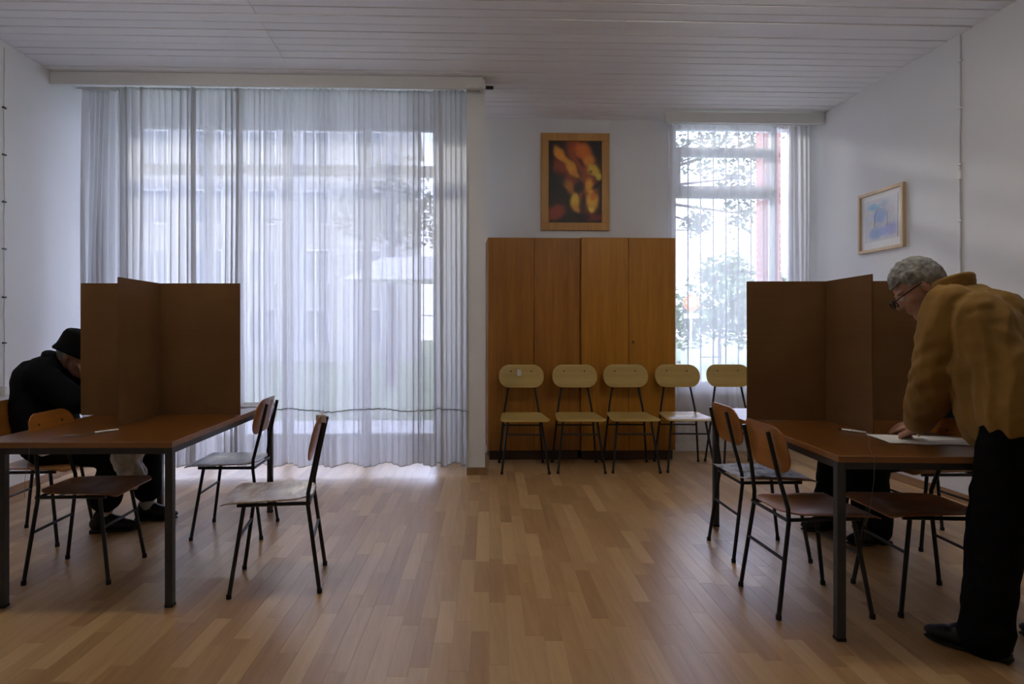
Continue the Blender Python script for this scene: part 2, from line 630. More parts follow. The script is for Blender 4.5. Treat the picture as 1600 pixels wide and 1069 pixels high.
win2 = struct(empty('window_2', ((VX0 + VX1) / 2, YB + .12, VZ0)), 'tall narrow window with transoms right of the wardrobes')
ox, oy, oz = win2.location
def vpart(name, a, b, mat='window_white', bev=.005, parent=None):
    p, q = wl(a, b)
    return MB().cspan(p, q, bev).build(name, mat, win2)
y0, y1 = YB + .07, YB + .14
vpart('frame_stile', (VX0, y0, VZ0), (VX0 + .06, y1, VZ1))
vpart('frame_stile', (VX1 - .05, y0, VZ0), (VX1, y1, VZ1))
vpart('mullion', (VM, y0 - .004, VZ0), (VM + .06, y1, VZ1))
vpart('pane', (VM + .06, YB + .10, VZ0), (VX1 - .05, YB + .106, VZ1), 'window_glass', .001)  # side pane added so more daylight reaches the curtain and right wall
for za, zb in ((VZ0, VZ0 + .09), (2.62, 2.745), (3.05, 3.145), (VZ1 - .03, VZ1)):
    vpart('transom', (VX0 + .06, y0 - .006, za), (VM, y1, zb))
for za, zb in ((VZ0 + .09, 2.62), (2.745, 3.05), (3.145, VZ1 - .03)):
    vpart('pane', (VX0 + .06, YB + .10, za), (VM, YB + .106, zb), 'window_glass', .001)
# sash frame of the tilting light
vpart('sash', (VX0 + .06, y0 - .012, 2.745), (VX0 + .11, y0, 3.05))
vpart('sash', (VM - .05, y0 - .012, 2.745), (VM, y0, 3.05))
vpart('latch', (2.73, y0 - .03, 3.10), (2.83, y0 - .006, 3.14), 'metal_grey', .004)
vpart('sill', (VX0 - .03, YB - .04, VZ0 - .03), (VX1 + .03, YB + .07, VZ0), 'window_white', .006)

# pelmets ------------------------------------------------------------
pel = empty('pelmet', (-1.53, 5.44, 3.29))
tag(pel, 'long white curtain pelmet board under the ceiling above the big window', 'pelmet')
MB().cspan((-1.80, -.012, 0), (1.80, .012, .105), .002).build('front_board', 'pelmet_paint', pel)
MB().cspan((1.776, .012, 0), (1.80, .08, .105), .002).build('end_board', 'pelmet_paint', pel)
pel = empty('pelmet', (2.90, 6.22, 3.285))
tag(pel, 'short white curtain pelmet board above the narrow window', 'pelmet')
MB().cspan((-.80, -.012, 0), (.79, .012, .105), .002).build('front_board', 'pelmet_paint', pel)
rail = empty('curtain_rail', (-1.5, 5.60, 3.315))
tag(rail, 'white curtain rail with a dark end sticking out past the pier', 'curtain rail')
MB().cspan((-1.7, -.02, -.012), (1.63, .02, .012), .003).build('track', 'white_plastic', rail)
MB().cspan((1.62, -.23, -.035), (1.79, -.205, -.012), .003).build('rail_arm', 'white_plastic', rail)
MB().cspan((1.79, -.232, -.040), (1.855, -.203, -.017), .003).build('end_cap', 'metal_black', rail)

# curtains -----------------------------------------------------------
def curtain(name, label, x0, x1, y, zt, zb, folds, amp, overlap, seed, mat, hem=None, hem_mat=None, rows=40, big=0.03, bigper=0.3, lean=0.0, group=None, gathers=()):
    rg = random.Random(seed)
    N = int(folds * 14)
    ph = [rg.uniform(0, 6.28) for _ in range(8)]
    def col(s):
        # fold phase with irregular spacing
        f = 2 * math.pi * folds * s + 1.3 * math.sin(2 * math.pi * s * folds * .21 + ph[0]) + 0.9 * math.sin(2 * math.pi * s * folds * .13 + ph[1])
        return f
    def pos(s, t):
        f = col(s)
        a = amp * (0.75 + 0.35 * math.sin(s * folds * .9 + ph[2]))
        mod = (0.8 + 0.5 * t)
        w = x1 - x0
        xb = s * w
        gt = sum(math.exp(-((x0 + xb - c) / .017) ** 2) for c in gathers)
        lo = big * t * math.sin(2 * math.pi * xb / bigper + ph[3] + .8 * math.sin(xb * 5 + ph[4]))
        x = x0 + xb + (overlap * (.7 + .5 * math.sin(s * folds * .8 + ph[7])) + .026 * gt) * math.sin(f + 1.2 * math.sin(t * 1.5 + ph[5])) + lean * math.sin(math.pi * t) * (1 - s)
        yy = y + (a * mod + .02 * gt) * math.sin(f + .4 * t) + lo + .008 * math.sin(7 * t + s * 9 + ph[6])
        z = zt + (zb - zt) * t
        if t > 0.9:
            z += (t - .9) * .25 * (lo / max(big, 1e-4)) * .4
        return (x, yy, z)
    mb = MB()
    vs = [pos(i / N, j / rows) for j in range(rows + 1) for i in range(N + 1)]
    fs = [(j * (N + 1) + i, j * (N + 1) + i + 1, (j + 1) * (N + 1) + i + 1, (j + 1) * (N + 1) + i) for j in range(rows) for i in range(N)]
    me = bpy.data.meshes.new(name)
    me.from_pydata(vs, [], fs)
    me.polygons.foreach_set('use_smooth', [True] * len(fs))
    root = empty(name, ((x0 + x1) / 2, y, 0))
    tag(root, label, 'curtain', group)
    off = Vector(root.location)
    o = link('cloth', me, mat, root)
    o.location = -off
    if hem is not None:
        r2 = 10
        def hz(s, q):
            t0 = (zt - hem - .012 * math.sin(s * (x1 - x0) * 9 + ph[3])) / (zt - zb)
            return t0 + (1 - t0) * q
        vs = []
        for j in range(r2 + 1):
            for i in range(N + 1):
                p = pos(i / N, hz(i / N, j / r2))
                vs.append((p[0], p[1] + .004, p[2]))
        fs = [(j * (N + 1) + i, j * (N + 1) + i + 1, (j + 1) * (N + 1) + i + 1, (j + 1) * (N + 1) + i) for j in range(r2) for i in range(N)]
        me = bpy.data.meshes.new('hem_band')
        me.from_pydata(vs, [], fs)
        me.polygons.foreach_set('use_smooth', [True] * len(fs))
        link('hem_band', me, hem_mat, root).location = -off
        pts = [Vector(pos(i / N, hz(i / N, 0))) + Vector((0, -.003, 0)) for i in range(0, N + 1, 3)]
        MB().tube(pts, .0045, 5).build('seam', 'seam_thread', root).location = -off
        pts = [Vector(pos(i / N, 1.0)) for i in range(0, N + 1, 3)]
        MB().tube(pts, .0035, 5).build('hem_edge', 'seam_thread', root).location = -off
    return root

CG = 'net curtains of the big window'
curtain('net_curtain', 'gathered net curtain at the far left end, behind the seated person', -3.15, -2.78, 5.62, 3.315, .09, 9, .040, .010, 1, 'net_curtain', .56, 'net_curtain_hem', big=.02, lean=-.03, group=CG, gathers=(-3.12, -2.83))
curtain('net_curtain', 'net curtain with dark gathered folds right behind the left cardboard screen', -2.80, -1.80, 5.56, 3.315, .09, 16, .028, .012, 2, 'net_curtain', .56, 'net_curtain_hem', big=.03, group=CG, gathers=(-2.66, -2.20, -1.84))
curtain('net_curtain', 'widest net curtain, evenly pleated across the middle of the big window', -1.84, -.13, 5.55, 3.315, .085, 30, .026, .013, 3, 'net_curtain', .555, 'net_curtain_hem', big=.035, bigper=.27, group=CG)
curtain('net_curtain', 'narrow bunched net curtain against the white pier', -.16, .15, 5.53, 3.315, .085, 7, .026, .007, 4, 'net_curtain', .55, 'net_curtain_hem', big=.03, bigper=.2, group=CG, gathers=(-.11,))
SG = 'sheer curtains of the narrow window'
curtain('sheer_curtain', 'very thin sheer curtain drawn across the narrow window', 2.17, 3.24, 6.36, 3.31, .12, 9, .018, .0, 6, 'sheer_curtain', big=.02, group=SG)
curtain('sheer_curtain', 'bunched sheer curtain gathered at the right side of the narrow window', 3.21, 3.63, 6.37, 3.31, .12, 8, .035, .010, 7, 'sheer_gathered', big=.02, group=SG)

# wardrobes ----------------------------------------------------------
def wardrobe(x0, x1, y0, label, mat, lock_x):
    z1 = 2.13
    t = empty('wardrobe', ((x0 + x1) / 2, y0 + .2, 0))
    tag(t, label, 'wardrobe', 'plain wooden wardrobes along the back wall')
    ox, oy, _ = t.location
    def p(name, a, b, m, parent=t, bev=.003):
        return MB().cspan((a[0] - ox, a[1] - oy, a[2]), (b[0] - ox, b[1] - oy, b[2]), bev).build(name, m, parent)
    p('plinth', (x0 + .015, y0 + .04, 0), (x1 - .015, y0 + .38, .09), 'plinth_wood')
    p('body', (x0, y0 + .02, .09), (x1, y0 + .40, z1), mat)
    xm = (x0 + x1) / 2
    d1 = p('door', (x0 + .003, y0, .095), (xm - .002, y0 + .019, z1 - .003), mat)
    d2 = p('door', (xm + .002, y0, .095), (x1 - .003, y0 + .019, z1 - .003), mat)
    lk = MB().tube([(lock_x - ox, y0 - oy - .012, 1.13), (lock_x - ox, y0 - oy + .002, 1.13)], [.010, .012], 14).build('lock', 'chrome', d2, True)
    return t
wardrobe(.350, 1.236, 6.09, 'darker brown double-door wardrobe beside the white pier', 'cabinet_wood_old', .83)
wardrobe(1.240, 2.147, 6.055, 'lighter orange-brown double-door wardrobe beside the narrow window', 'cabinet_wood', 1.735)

# pictures -----------------------------------------------------------
def painted(name, rough=.4):
    m, nt, out = new_mat(name)
    at_ = nt.nodes.new('ShaderNodeAttribute')
    at_.attribute_name = 'paint'
    v = vec(nt, 'Object')
    n = noise(nt, v, 45, 4)
    mx = nt.nodes.new('ShaderNodeMix')
    mx.data_type = 'RGBA'
    mx.blend_type = 'MULTIPLY'
    mx.inputs['Factor'].default_value = 0.35
    nt.links.new(at_.outputs['Color'], mx.inputs['A'])
    c = ramp(nt, n, [(0.3, (0.6, 0.6, 0.6)), (0.7, (1, 1, 1))])
    nt.links.new(c, mx.inputs['B'])
    principled(nt, out, mx.outputs['Result'], rough, 0, 0.35)
painted('fire_art')
painted('blue_art')
# brush strokes: (u, v, ru, rv, tilt degrees, colour, weight), u to the right, v down, over the picture surface
FIRE = ((.02, .01, .004), [
    (.30, .42, .34, .10, 50, (.20, .035, .010), .9), (.62, .20, .34, .12, 50, (.26, .05, .012), .95), (.75, .62, .17, .26, 85, (.26, .06, .012), .9),
    (.22, .17, .16, .055, 48, (.50, .19, .02), 1), (.42, .32, .17, .055, 55, (.48, .20, .02), 1), (.52, .40, .08, .035, 50, (.42, .15, .02), .9),
    (.66, .13, .17, .085, 48, (.42, .10, .012), 1), (.76, .24, .085, .075, 60, (.46, .17, .02), .9), (.86, .36, .13, .055, 30, (.46, .30, .03), 1),
    (.95, .43, .06, .04, 60, (.46, .36, .05), .9), (.80, .37, .035, .02, 20, (.12, .05, .01), .9), (.78, .56, .07, .10, 80, (.50, .22, .02), 1),
    (.82, .74, .11, .10, 90, (.52, .28, .03), 1), (.84, .68, .05, .05, 90, (.45, .10, .01), .9), (.80, .84, .06, .03, 20, (.60, .36, .05), 1),
    (.50, .74, .075, .11, 90, (.50, .30, .03), 1), (.52, .83, .08, .045, 40, (.42, .17, .02), .9), (.35, .53, .12, .06, 40, (.30, .12, .015), .9),
    (.42, .60, .07, .06, 60, (.26, .09, .012), .8), (.12, .88, .20, .08, -20, (.20, .03, .015), .95), (.82, .93, .20, .05, 0, (.12, .018, .012), .9),
    (.12, .50, .17, .16, 60, (.008, .006, .006), 1), (.20, .62, .12, .08, 30, (.010, .006, .006), .9), (.58, .57, .09, .07, 60, (.006, .004, .004), 1),
    (.90, .09, .14, .05, 55, (.008, .006, .006), 1), (.62, .93, .16, .05, 10, (.008, .006, .006), .9), (.90, .55, .04, .07, 60, (.010, .006, .004), .95),
    (.60, .26, .11, .025, 50, (.07, .012, .008), .9), (.04, .25, .06, .25, 90, (.015, .008, .006), .9), (.66, .74, .035, .12, 90, (.015, .008, .006), .9)])
BLUE = ((.66, .66, .70), [
    (.30, .18, .16, .08, 10, (.20, .50, .66), .95), (.62, .14, .14, .08, 0, (.40, .48, .60), .8), (.80, .32, .10, .12, 80, (.62, .52, .58), .7),
    (.48, .40, .22, .20, 90, (.30, .42, .68), .95), (.35, .82, .20, .14, 0, (.25, .36, .62), .95), (.78, .78, .20, .14, 0, (.42, .42, .74), .9),
    (.20, .55, .08, .10, 90, (.62, .60, .50), .7), (.48, .60, .18, .05, 0, (.62, .58, .66), .8), (.12, .30, .08, .1, 60, (.66, .64, .50), .6), (.55, .80, .1, .1, 0, (.34, .46, .78), .7)])
def paint_canvas(name, x0, x1, z0, z1, yf, yk, art, mat, parent, n=(56, 80), gain=1.0):
    mb = MB().span((x0, yf, z0), (x1, yk, z1))
    nx, nz = n
    o = len(mb.v)
    cols = [art[0]] * o
    for j in range(nz + 1):
        for i in range(nx + 1):
            u, v = i / nx, j / nz
            mb.v.append((x0 + (x1 - x0) * u, yf - .0006, z1 - (z1 - z0) * v))
            c = list(art[0])
            wob = .02 * mnoise.noise(Vector((u * 9, v * 9, 1)))
            for bu, bv, ru, rv, tl, cc, w in art[1]:
                du, dv = (u - bu + wob), (v - bv - wob) * 1.4
                ca_, sa_ = math.cos(R(tl)), math.sin(R(tl))
                if tl >= 80:            # upright strokes: ru stays the width, rv the height
                    p = (du * ca_ + dv * sa_) / (rv * 1.4)
                    q = (-du * sa_ + dv * ca_) / ru
                else:
                    p = (du * ca_ + dv * sa_) / ru
                    q = (-du * sa_ + dv * ca_) / (rv * 1.4)
                k = w / (1 + math.exp(min(60, 3.6 * (p * p + q * q - 1))))
                c = [a_ + (b_ - a_) * k for a_, b_ in zip(c, cc)]
            cols.append([min(1.0, k_ * gain) for k_ in c])
    for j in range(nz):
        for i in range(nx):
            a_ = o + j * (nx + 1) + i
            mb.f.append((a_, a_ + nx + 1, a_ + nx + 2, a_ + 1))
    me = bpy.data.meshes.new(name)
    me.from_pydata(mb.v, [], mb.f)
    at_ = me.attributes.new('paint', 'FLOAT_COLOR', 'POINT')
    at_.data.foreach_set('color', [k for c in cols for k in (*c, 1.0)])
    return link(name, me, mat, parent)

def framed(name, label, cat_mat, art_mat, w, h, fw, depth, loc, rz, mat_margin=0.0):
    """picture hanging on a wall, its front facing local -Y"""
    t = empty(name, loc, rz)
    tag(t, label, 'picture')
    fr = []
    MB().cspan((-w / 2, -depth, h / 2 - fw), (w / 2, 0, h / 2), .003).build('frame_side', cat_mat, t)
    MB().cspan((-w / 2, -depth, -h / 2), (w / 2, 0, -h / 2 + fw), .003).build('frame_side', cat_mat, t)
    MB().cspan((-w / 2, -depth, -h / 2 + fw), (-w / 2 + fw, 0, h / 2 - fw), .003).build('frame_side', cat_mat, t)
    MB().cspan((w / 2 - fw, -depth, -h / 2 + fw), (w / 2, 0, h / 2 - fw), .003).build('frame_side', cat_mat, t)
    iw, ih = w - 2 * fw, h - 2 * fw
    if mat_margin:
        MB().span((-iw / 2, -depth * .45, -ih / 2), (iw / 2, -.004, ih / 2)).build('mount', 'paper', t)
        paint_canvas('print', -iw / 2 + mat_margin, iw / 2 - mat_margin, -ih / 2 + mat_margin * 1.3, ih / 2 - mat_margin, -depth * .45 - .002, -depth * .45 - .0005, BLUE, art_mat, t)
    else:
        paint_canvas('canvas', -iw / 2, iw / 2, -ih / 2, ih / 2, -depth * .5, -.004, FIRE, art_mat, t, gain=1.9)
    return t
framed('framed_painting', 'dark abstract painting of orange and yellow shapes in an oak frame above the wardrobes', 'frame_oak', 'fire_art', .70, .99, .078, .03, (1.262, YB, 2.755), 0)
pic = framed('framed_print', 'pale blue abstract print in a light pine frame on the right wall', 'frame_pine', 'blue_art', .575, .53, .028, .03, (XR, 5.37, 2.19), R(90) + math.pi, .05)
pic.rotation_euler = (0, 0, R(-90))
# a drawn ring on the print
ring = MB()
pts = [(.0 + .085 * math.cos(a), -.0165, .0 + .11 * math.sin(a)) for a in [R(-30 + 10 * k) for k in range(25)]]
ring.tube(pts, [.004] * len(pts), 6)
ring.build('brush_ring', 'paper', pic)

# cables on the walls --------------------------------------------------
cab = empty('wall_cable', (XR - .006, 4.52, 0))
tag(cab, 'thin grey cable clipped up the right wall to the ceiling', 'cable')
rg = random.Random(3)
pts = [(rg.uniform(-.001, .001), rg.uniform(-.004, .004), .2 + 3.19 * k / 22) for k in range(23)]
MB().tube(pts, .006, 6).build('cord', 'cable_grey', cab, True)
for z in (1.22, 1.63, 2.04, 2.45, 2.86, 3.2, .8, .4):
    MB().cspan((-.010, -.018, z - .006), (.006, .018, z + .006), .002).build('clip', 'white_plastic', cab)
MB().cspan((-.012, -.014, 2.34), (.006, .014, 2.40), .003).build('connector', 'paper', cab)
cab = empty('wall_cable', (XL + .006, 4.88, 0))
tag(cab, 'thin cable with clips on the left wall ending at a small socket', 'cable')
pts = [(rg.uniform(-.001, .001), rg.uniform(-.004, .004), .8 + 2.55 * k / 18) for k in range(19)]
MB().tube(pts, .004, 6).build('cord', 'cable_grey', cab, True)
for z in (1.15, 1.49, 1.85, 2.2, 2.55, 2.9):
    MB().cspan((-.006, -.016, z - .006), (.010, .016, z + .006), .002).build('clip', 'metal_grey', cab)
MB().cspan((-.006, -.035, .76), (.03, .035, .83), .004).build('socket', 'white_plastic', cab)

# ceiling lamps added as fill light over the tables, out of view ------------
def tube_mat():
    m, nt, out = new_mat('fill_lamp_tube')
    e = nt.nodes.new('ShaderNodeEmission')
    e.inputs['Color'].default_value = (1.0, 0.935, 0.85, 1)
    e.inputs['Strength'].default_value = FILL_LAMP
    nt.links.new(e.outputs[0], out.inputs['Surface'])
FILL_LAMP = 12.5
tube_mat()
for lx, ly, lab in ((-1.6, 3.0, 'added fill strip lamp above the left table, out of view'), (1.9, 3.0, 'added fill strip lamp above the right table, out of view')):
    t = empty('added_fill_lamp', (lx, ly, ZC))
    tag(t, lab, 'lamp', 'added fill lamps over the tables')
    MB().cspan((-.65, -.09, -.055), (.65, .09, -.006), .006).build('housing', 'white_plastic', t)
    for yy in (-.045, .045):
        MB().tube([(-.6, yy, -.085), (.6, yy, -.085)], .019, 12).build('tube', 'fill_lamp_tube', t, True)
    for xx in (-.62, .62):
        MB().cspan((xx - .02, -.08, -.11), (xx + .02, .08, -.054), .004).build('tube_holder', 'white_plastic', t)

# ------------------------------------------------------------------ tables
def table(label, loc, rz, x0, x1, lx0, lx1):
    t = empty('table', loc, rz)
    tag(t, label, 'table', 'long voting tables')
    hl = .775
    MB().cspan((x0, -hl, .722), (x1, hl, .747), .0015).build('tabletop', 'table_wood', t)
    MB().cspan((x0, -hl - .004, .7215), (x1, -hl, .7465), .001).build('edge_band', 'table_edge', t)
    MB().cspan((x1, -hl, .7215), (x1 + .004, hl, .7465), .001).build('edge_band', 'table_edge', t)
    MB().cspan((x0 - .004, -hl, .7215), (x0, hl, .7465), .001).build('edge_band', 'table_edge', t)
    ly = .745
    for y in (-ly, ly):
        MB().cspan((lx0, y - .014, .690), (lx1, y + .014, .7215), .002).build('apron_rail', 'metal_grey', t)
    for x in (lx0, lx1):
        MB().cspan((x - .014, -ly, .690), (x + .014, ly, .7215), .002).build('apron_rail', 'metal_grey', t)
    for x in (lx0, lx1):
        for y in (-ly, ly):
            lg = MB().cspan((x - .0175, y - .0175, .012), (x + .0175, y + .0175, .7213), .003).build('leg', 'metal_grey', t)
            MB().cspan((x - .019, y - .019, 0), (x + .019, y + .019, .014), .003).build('foot_cap', 'rubber', lg)
    return t
TBL = table('long brown table carrying the left cardboard screen', (-1.655, 3.69, 0), R(-1.2), -.45, .42, -.345, .402)
TBR = table('long brown table the standing man leans on', (2.02, 3.235, 0), R(-4.5), -.415, .50, -.40, .47)

# cardboard screens ------------------------------------------------------
def screen(label, loc, rz, left, right, front, h, skew=0.0, wing_rz=0.0):
    t = empty('cardboard_screen', loc, rz)
    tag(t, label, 'cardboard screen', 'cardboard voting screens')
    def panel(name, w, rz2, x_off):
        bm = MB()
        nx, nz = 8, 8
        th = .006
        fn = lambda u, v, s: (u, s * th / 2 + .004 * math.sin(u * 6 + v * 3), v)
        for s in (-1, 1):
            pass
        vs, fs = [], []
        for s in (-1, 1):
            for j in range(nz + 1):
                for i in range(nx + 1):
                    u = x_off + w * i / nx
                    vs.append(fn(u, h * j / nz, s))
        n = (nx + 1) * (nz + 1)
        for j in range(nz):
            for i in range(nx):
                a = j * (nx + 1) + i
                fs.append((a, a + 1, a + nx + 2, a + nx + 1))
                fs.append((n + a, n + a + nx + 1, n + a + nx + 2, n + a + 1))
        for i in range(nx):
            fs.append((i, n + i, n + i + 1, i + 1))
            a = nz * (nx + 1) + i
            fs.append((a, a + 1, n + a + 1, n + a))
        for j in range(nz):
            a = j * (nx + 1)
            fs.append((a, a + nx + 1, n + a + nx + 1, n + a))
            a += nx
            fs.append((a, n + a, n + a + nx + 1, a + nx + 1))
        o = bm.add(vs, fs).build(name, 'cardboard', t)
        o.rotation_euler = (0, 0, rz2)
        return o
    panel('cross_panel', left + right, 0, -left)
    panel('front_wing', front, R(-90) + wing_rz, .004)
    panel('rear_wing', front, R(90), .004)
    return t
screen('brown cardboard voting screen on the left table, hiding the seated person in a hat', (-1.72, 3.835, .7475), R(-1.0), .455, .475, .455, .775, wing_rz=R(1.0))
screen('brown cardboard voting screen on the right table, beside the man in the camel jacket', (2.075, 3.475, .7475), R(-3.5), .435, .53, .46, .77, wing_rz=R(-2.0))

# ------------------------------------------------------------------ chairs
def seat_outline(wf, wb, yf, yb, rb, rf):
    pts = []
    n = 7
    # front left -> front right -> back right -> back left, rounded
    def corner(cx, cy, r, a0):
        for k in range(n + 1):
            a = R(a0 + 90 * k / n)
            pts.append((cx + r * math.cos(a), cy + r * math.sin(a)))
    corner(wb / 2 - rb, yb - rb, rb, 0)
    corner(-wb / 2 + rb, yb - rb, rb, 90)
    corner(-wf / 2 + rf, yf + rf, rf, 180)
    corner(wf / 2 - rf, yf + rf, rf, 270)
    return pts

def make_chair(seat_mat='chair_seat_ply', back_mat='chair_ply', tall=False):
    """school chair; faces local -Y, origin on the floor"""
    t = empty('pale_chair' if tall else 'school_chair')
    sz = .46 if tall else .44
    yf_, yb_ = (-.24, .20) if tall else (-.245, .165)
    wf, wb = (.43, .38) if tall else (.41, .36)
    def sfn(x, y, w):
        dip = -.016 * math.exp(-((x / .13) ** 2 + ((y - .02) / .13) ** 2)) + .012 * max(0, (abs(x) - .10)) / .1
        roll = -.9 * max(0, -(y + .17)) ** 1.5
        return (x, y, sz + w + dip + roll + .010 * max(0, y - .1) / .06)
    MB().plate(seat_outline(wf, wb, yf_, yb_, .10, .03), .011, sfn, 8).build('seat', seat_mat, t, True)
    if tall:
        bz0, bz1, bw, yk = .71, .92, .415, .235
    else:
        bz0, bz1, bw, yk = .615, .828, .375, .205
    lean = .22
    zc = (bz0 + bz1) / 2
    def bfn(u, v, w):
        return (u, yk - .02 + (v - zc) * lean + w - .035 * (1 - math.cos(u / bw * 2.2)) * 1.0 + 0.0, v)
    bk = MB().plate(rounded_rect(bw, bz1 - bz0, .095 if tall else .085, 7, 0, zc), .010, bfn, 5).build('backrest', back_mat, t, True)
    for sx in (-1, 1):
        for sv in ((.045,) if tall else (.05,)):
            u, v = sx * .095, zc + sv
            p = Vector(bfn(u, v, -.006))
            MB().tube([p, p + Vector((0, -.003, 0))], [.007, .005], 10).build('screw', 'metal_grey', bk, True)
    r = .0098
    for sx in (-1, 1):
        if tall:
            pts = [(sx * .205, .235, .008), (sx * .165, .175, sz - .02), (sx * .155, .185, sz + .06), (sx * .122, yk + (bz0 - zc) * lean - .004, bz0), (sx * .112, yk + (bz1 - .04 - zc) * lean - .004, bz1 - .04)]
        else:
            pts = [(sx * .180, .205, .008), (sx * .160, .150, sz - .03), (sx * .155, .150, sz + .03), (sx * .125, yk + (bz0 - zc) * lean - .002, bz0), (sx * .115, yk + (bz1 - .03 - zc) * lean - .002, bz1 - .03)]
        lg = MB().tube(pts, r, 8).build('leg', 'metal_black', t, True)
        MB().tube([(pts[0][0], pts[0][1], 0), (pts[0][0], pts[0][1], .02)], r * 1.25, 8).build('foot_cap', 'rubber', lg, True)
        fy = -.24 if tall else -.205
        ft = -.15 if tall else -.145
        fx0 = .205 if tall else .185
        fx1 = .15
        pts = [(sx * fx0, fy, .008), (sx * fx1, ft, sz - .026)]
        lg = MB().tube(pts, r, 8).build('leg', 'metal_black', t, True)
        MB().tube([(pts[0][0], pts[0][1], 0), (pts[0][0], pts[0][1], .02)], r * 1.25, 8).build('foot_cap', 'rubber', lg, True)
        MB().tube([(sx * .15, ft - .03, sz - .018), (sx * .16, .16, sz - .018)], .009, 8).build('seat_rail', 'metal_black', t, True)
    def lerp(a, b, z):
        k = (z - a[2]) / (b[2] - a[2])
        return [a[i] + (b[i] - a[i]) * k for i in range(3)]
    zf = .27 if not tall else .33
    zb = .25 if not tall else .36
    for nm, a, b, z in (('f', (fx0, fy, 0), (fx1, ft, sz - .026), zf), ('b', ((.205 if tall else .18), (.235 if tall else .205), 0), ((.165 if tall else .16), (.175 if tall else .15), sz - .02), zb)):
        p = lerp(a, b, z)
        MB().tube([(-p[0], p[1], p[2]), (p[0], p[1], p[2])], .0075, 8).build('stretcher', 'metal_black', t, True)
    MB().tube([(-.158, .155, sz - .02), (.158, .155, sz - .02)], .008, 8).build('stretcher', 'metal_black', t, True)
    return t

FACE = {'-x': R(-90), '+x': R(90), '-y': 0.0}
chair0 = make_chair()
CHG = 'wooden school chairs around the tables'
spots = [
    # x, y, facing angle, label
    (-.850, 3.215, R(-90) + R(7), 'school chair with worn seat, pale sheen in its colour, standing alone, nearest to the middle of the room'),
    (-1.335, 4.03, R(-90), 'school chair with shiny grey seat at the far right corner of the left table'),
    (-1.885, 3.385, R(90), 'empty school chair pushed under the left table from the left'),
    (-2.47, 3.95, R(90), 'school chair carrying the seated person in the black hat'),
    (1.725, 3.555, R(90) - R(2), 'school chair with a crumpled newspaper on its seat beside the right table'),
    (1.615, 2.89, R(90), 'empty school chair at the near left leg of the right table'),
    (2.17, 2.885, R(-90) - R(4), 'empty school chair under the right table next to the standing man'),
    (2.85, 3.70, R(-90), 'school chair under the person seated behind the right table'),
]
chairs = []
for i, (x, y, a, lab) in enumerate(spots):
    c = chair0 if i == 0 else copy_tree(chair0)
    c.location = (x, y, 0)
    c.rotation_euler = (0, 0, a)
    tag(c, lab, 'chair', CHG)
    chairs.append(c)
def worn_sheen_mat(name, base, scuff_sheen, lo, hi):
    m, nt, out = new_mat(name)
    v = vec(nt, 'Object', (3.2, 9, 3), (0, 0, R(35)))
    n = noise(nt, v, 1.6, 6, 0.62, 1.2)
    col = ramp(nt, n, [(lo, base), (hi, scuff_sheen)])  # pale end holds scuffs plus window sheen put into the colour
    principled(nt, out, col, 0.30, 0, 0.5)
worn_sheen_mat('seat_worn_sheen_pale', (0.34, 0.20, 0.10), (0.62, 0.56, 0.50), 0.36, 0.62)
worn_sheen_mat('seat_worn_sheen_grey', (0.22, 0.20, 0.19), (0.62, 0.62, 0.66), 0.38, 0.64)
for c, mt in ((chairs[0], 'seat_worn_sheen_pale'), (chairs[1], 'seat_worn_sheen_grey')):
    so = [o for o in c.children if o.name.startswith('seat') and 'rail' not in o.name][0]
    so.data = so.data.copy()
    so.data.materials[0] = MATS[mt]
# tape on the backrest of the lone chair
MB().cspan((.06, .18, .79), (.085, .228, .832), .002).build('tape', 'paper', chairs[0])

pale0 = make_chair('pale_ply', 'pale_ply', True)
PG = 'pale wooden chairs in a row before the wardrobes'
ords = ['pale chair with a white sticker on its backrest, first from the white pier',
        'second pale chair from the white pier, before the darker wardrobe',
        'third of five pale chairs in the row, before the lighter wardrobe',
        'fourth pale chair from the pier, half before the narrow window',
        'fifth pale chair of the row, partly hidden by the right cardboard screen']
for i, (x, a) in enumerate(((.648, 1.5), (1.142, 3.0), (1.622, 3.0), (2.11, 4.0), (2.60, 3))):
    c = pale0 if i == 0 else copy_tree(pale0)
    c.location = (x, 5.745, 0)
    c.rotation_euler = (0, 0, R(-a))
    tag(c, ords[i], 'chair', PG)
bk = [o for o in pale0.children if o.name.startswith('backrest')][0]
st = MB().cspan((-.038, .205, .815), (.0, .2185, .875), .0008).build('sticker', 'paper', pale0)

# papers and pens -------------------------------------------------------
def sheet(name, label, cat, loc, rz, w, l, mat='paper', wave=.003, seed=0, crumple=0.0, group=None, th=.0012):
    n = 12
    vs, fs = [], []
    for s in (0, 1):
        for j in range(n + 1):
            for i in range(n + 1):
                u, v = w * (i / n - .5), l * (j / n - .5)
                z = th * s + abs(wave * math.sin(u * 14 + seed) * math.sin(v * 11 + seed * 2))
                if crumple:
                    z += crumple * (0.5 + 0.5 * mnoise.noise(Vector((u * 11 + seed, v * 11, .3)))) + crumple * .4 * abs(mnoise.noise(Vector((u * 25, v * 25 + seed, 4))))
                vs.append((u, v, z))
    m = (n + 1) ** 2
    for j in range(n):
        for i in range(n):
            a = j * (n + 1) + i
            fs.append((a, a + n + 1, a + n + 2, a + 1))
            fs.append((m + a, m + a + 1, m + a + n + 2, m + a + n + 1))
    for k in range(n):
        fs.append((k, k + 1, m + k + 1, m + k))
        a = n * (n + 1) + k
        fs.append((a, m + a, m + a + 1, a + 1))
        a = k * (n + 1)
        fs.append((a, m + a, m + a + n + 1, a + n + 1))
        a += n
        fs.append((a, a + n + 1, m + a + n + 1, m + a))
    o = MB().add(vs, fs).build(name, mat, None, not crumple)
    o.location = loc
    o.rotation_euler = (0, 0, rz)
    return tag(o, label, cat, group)

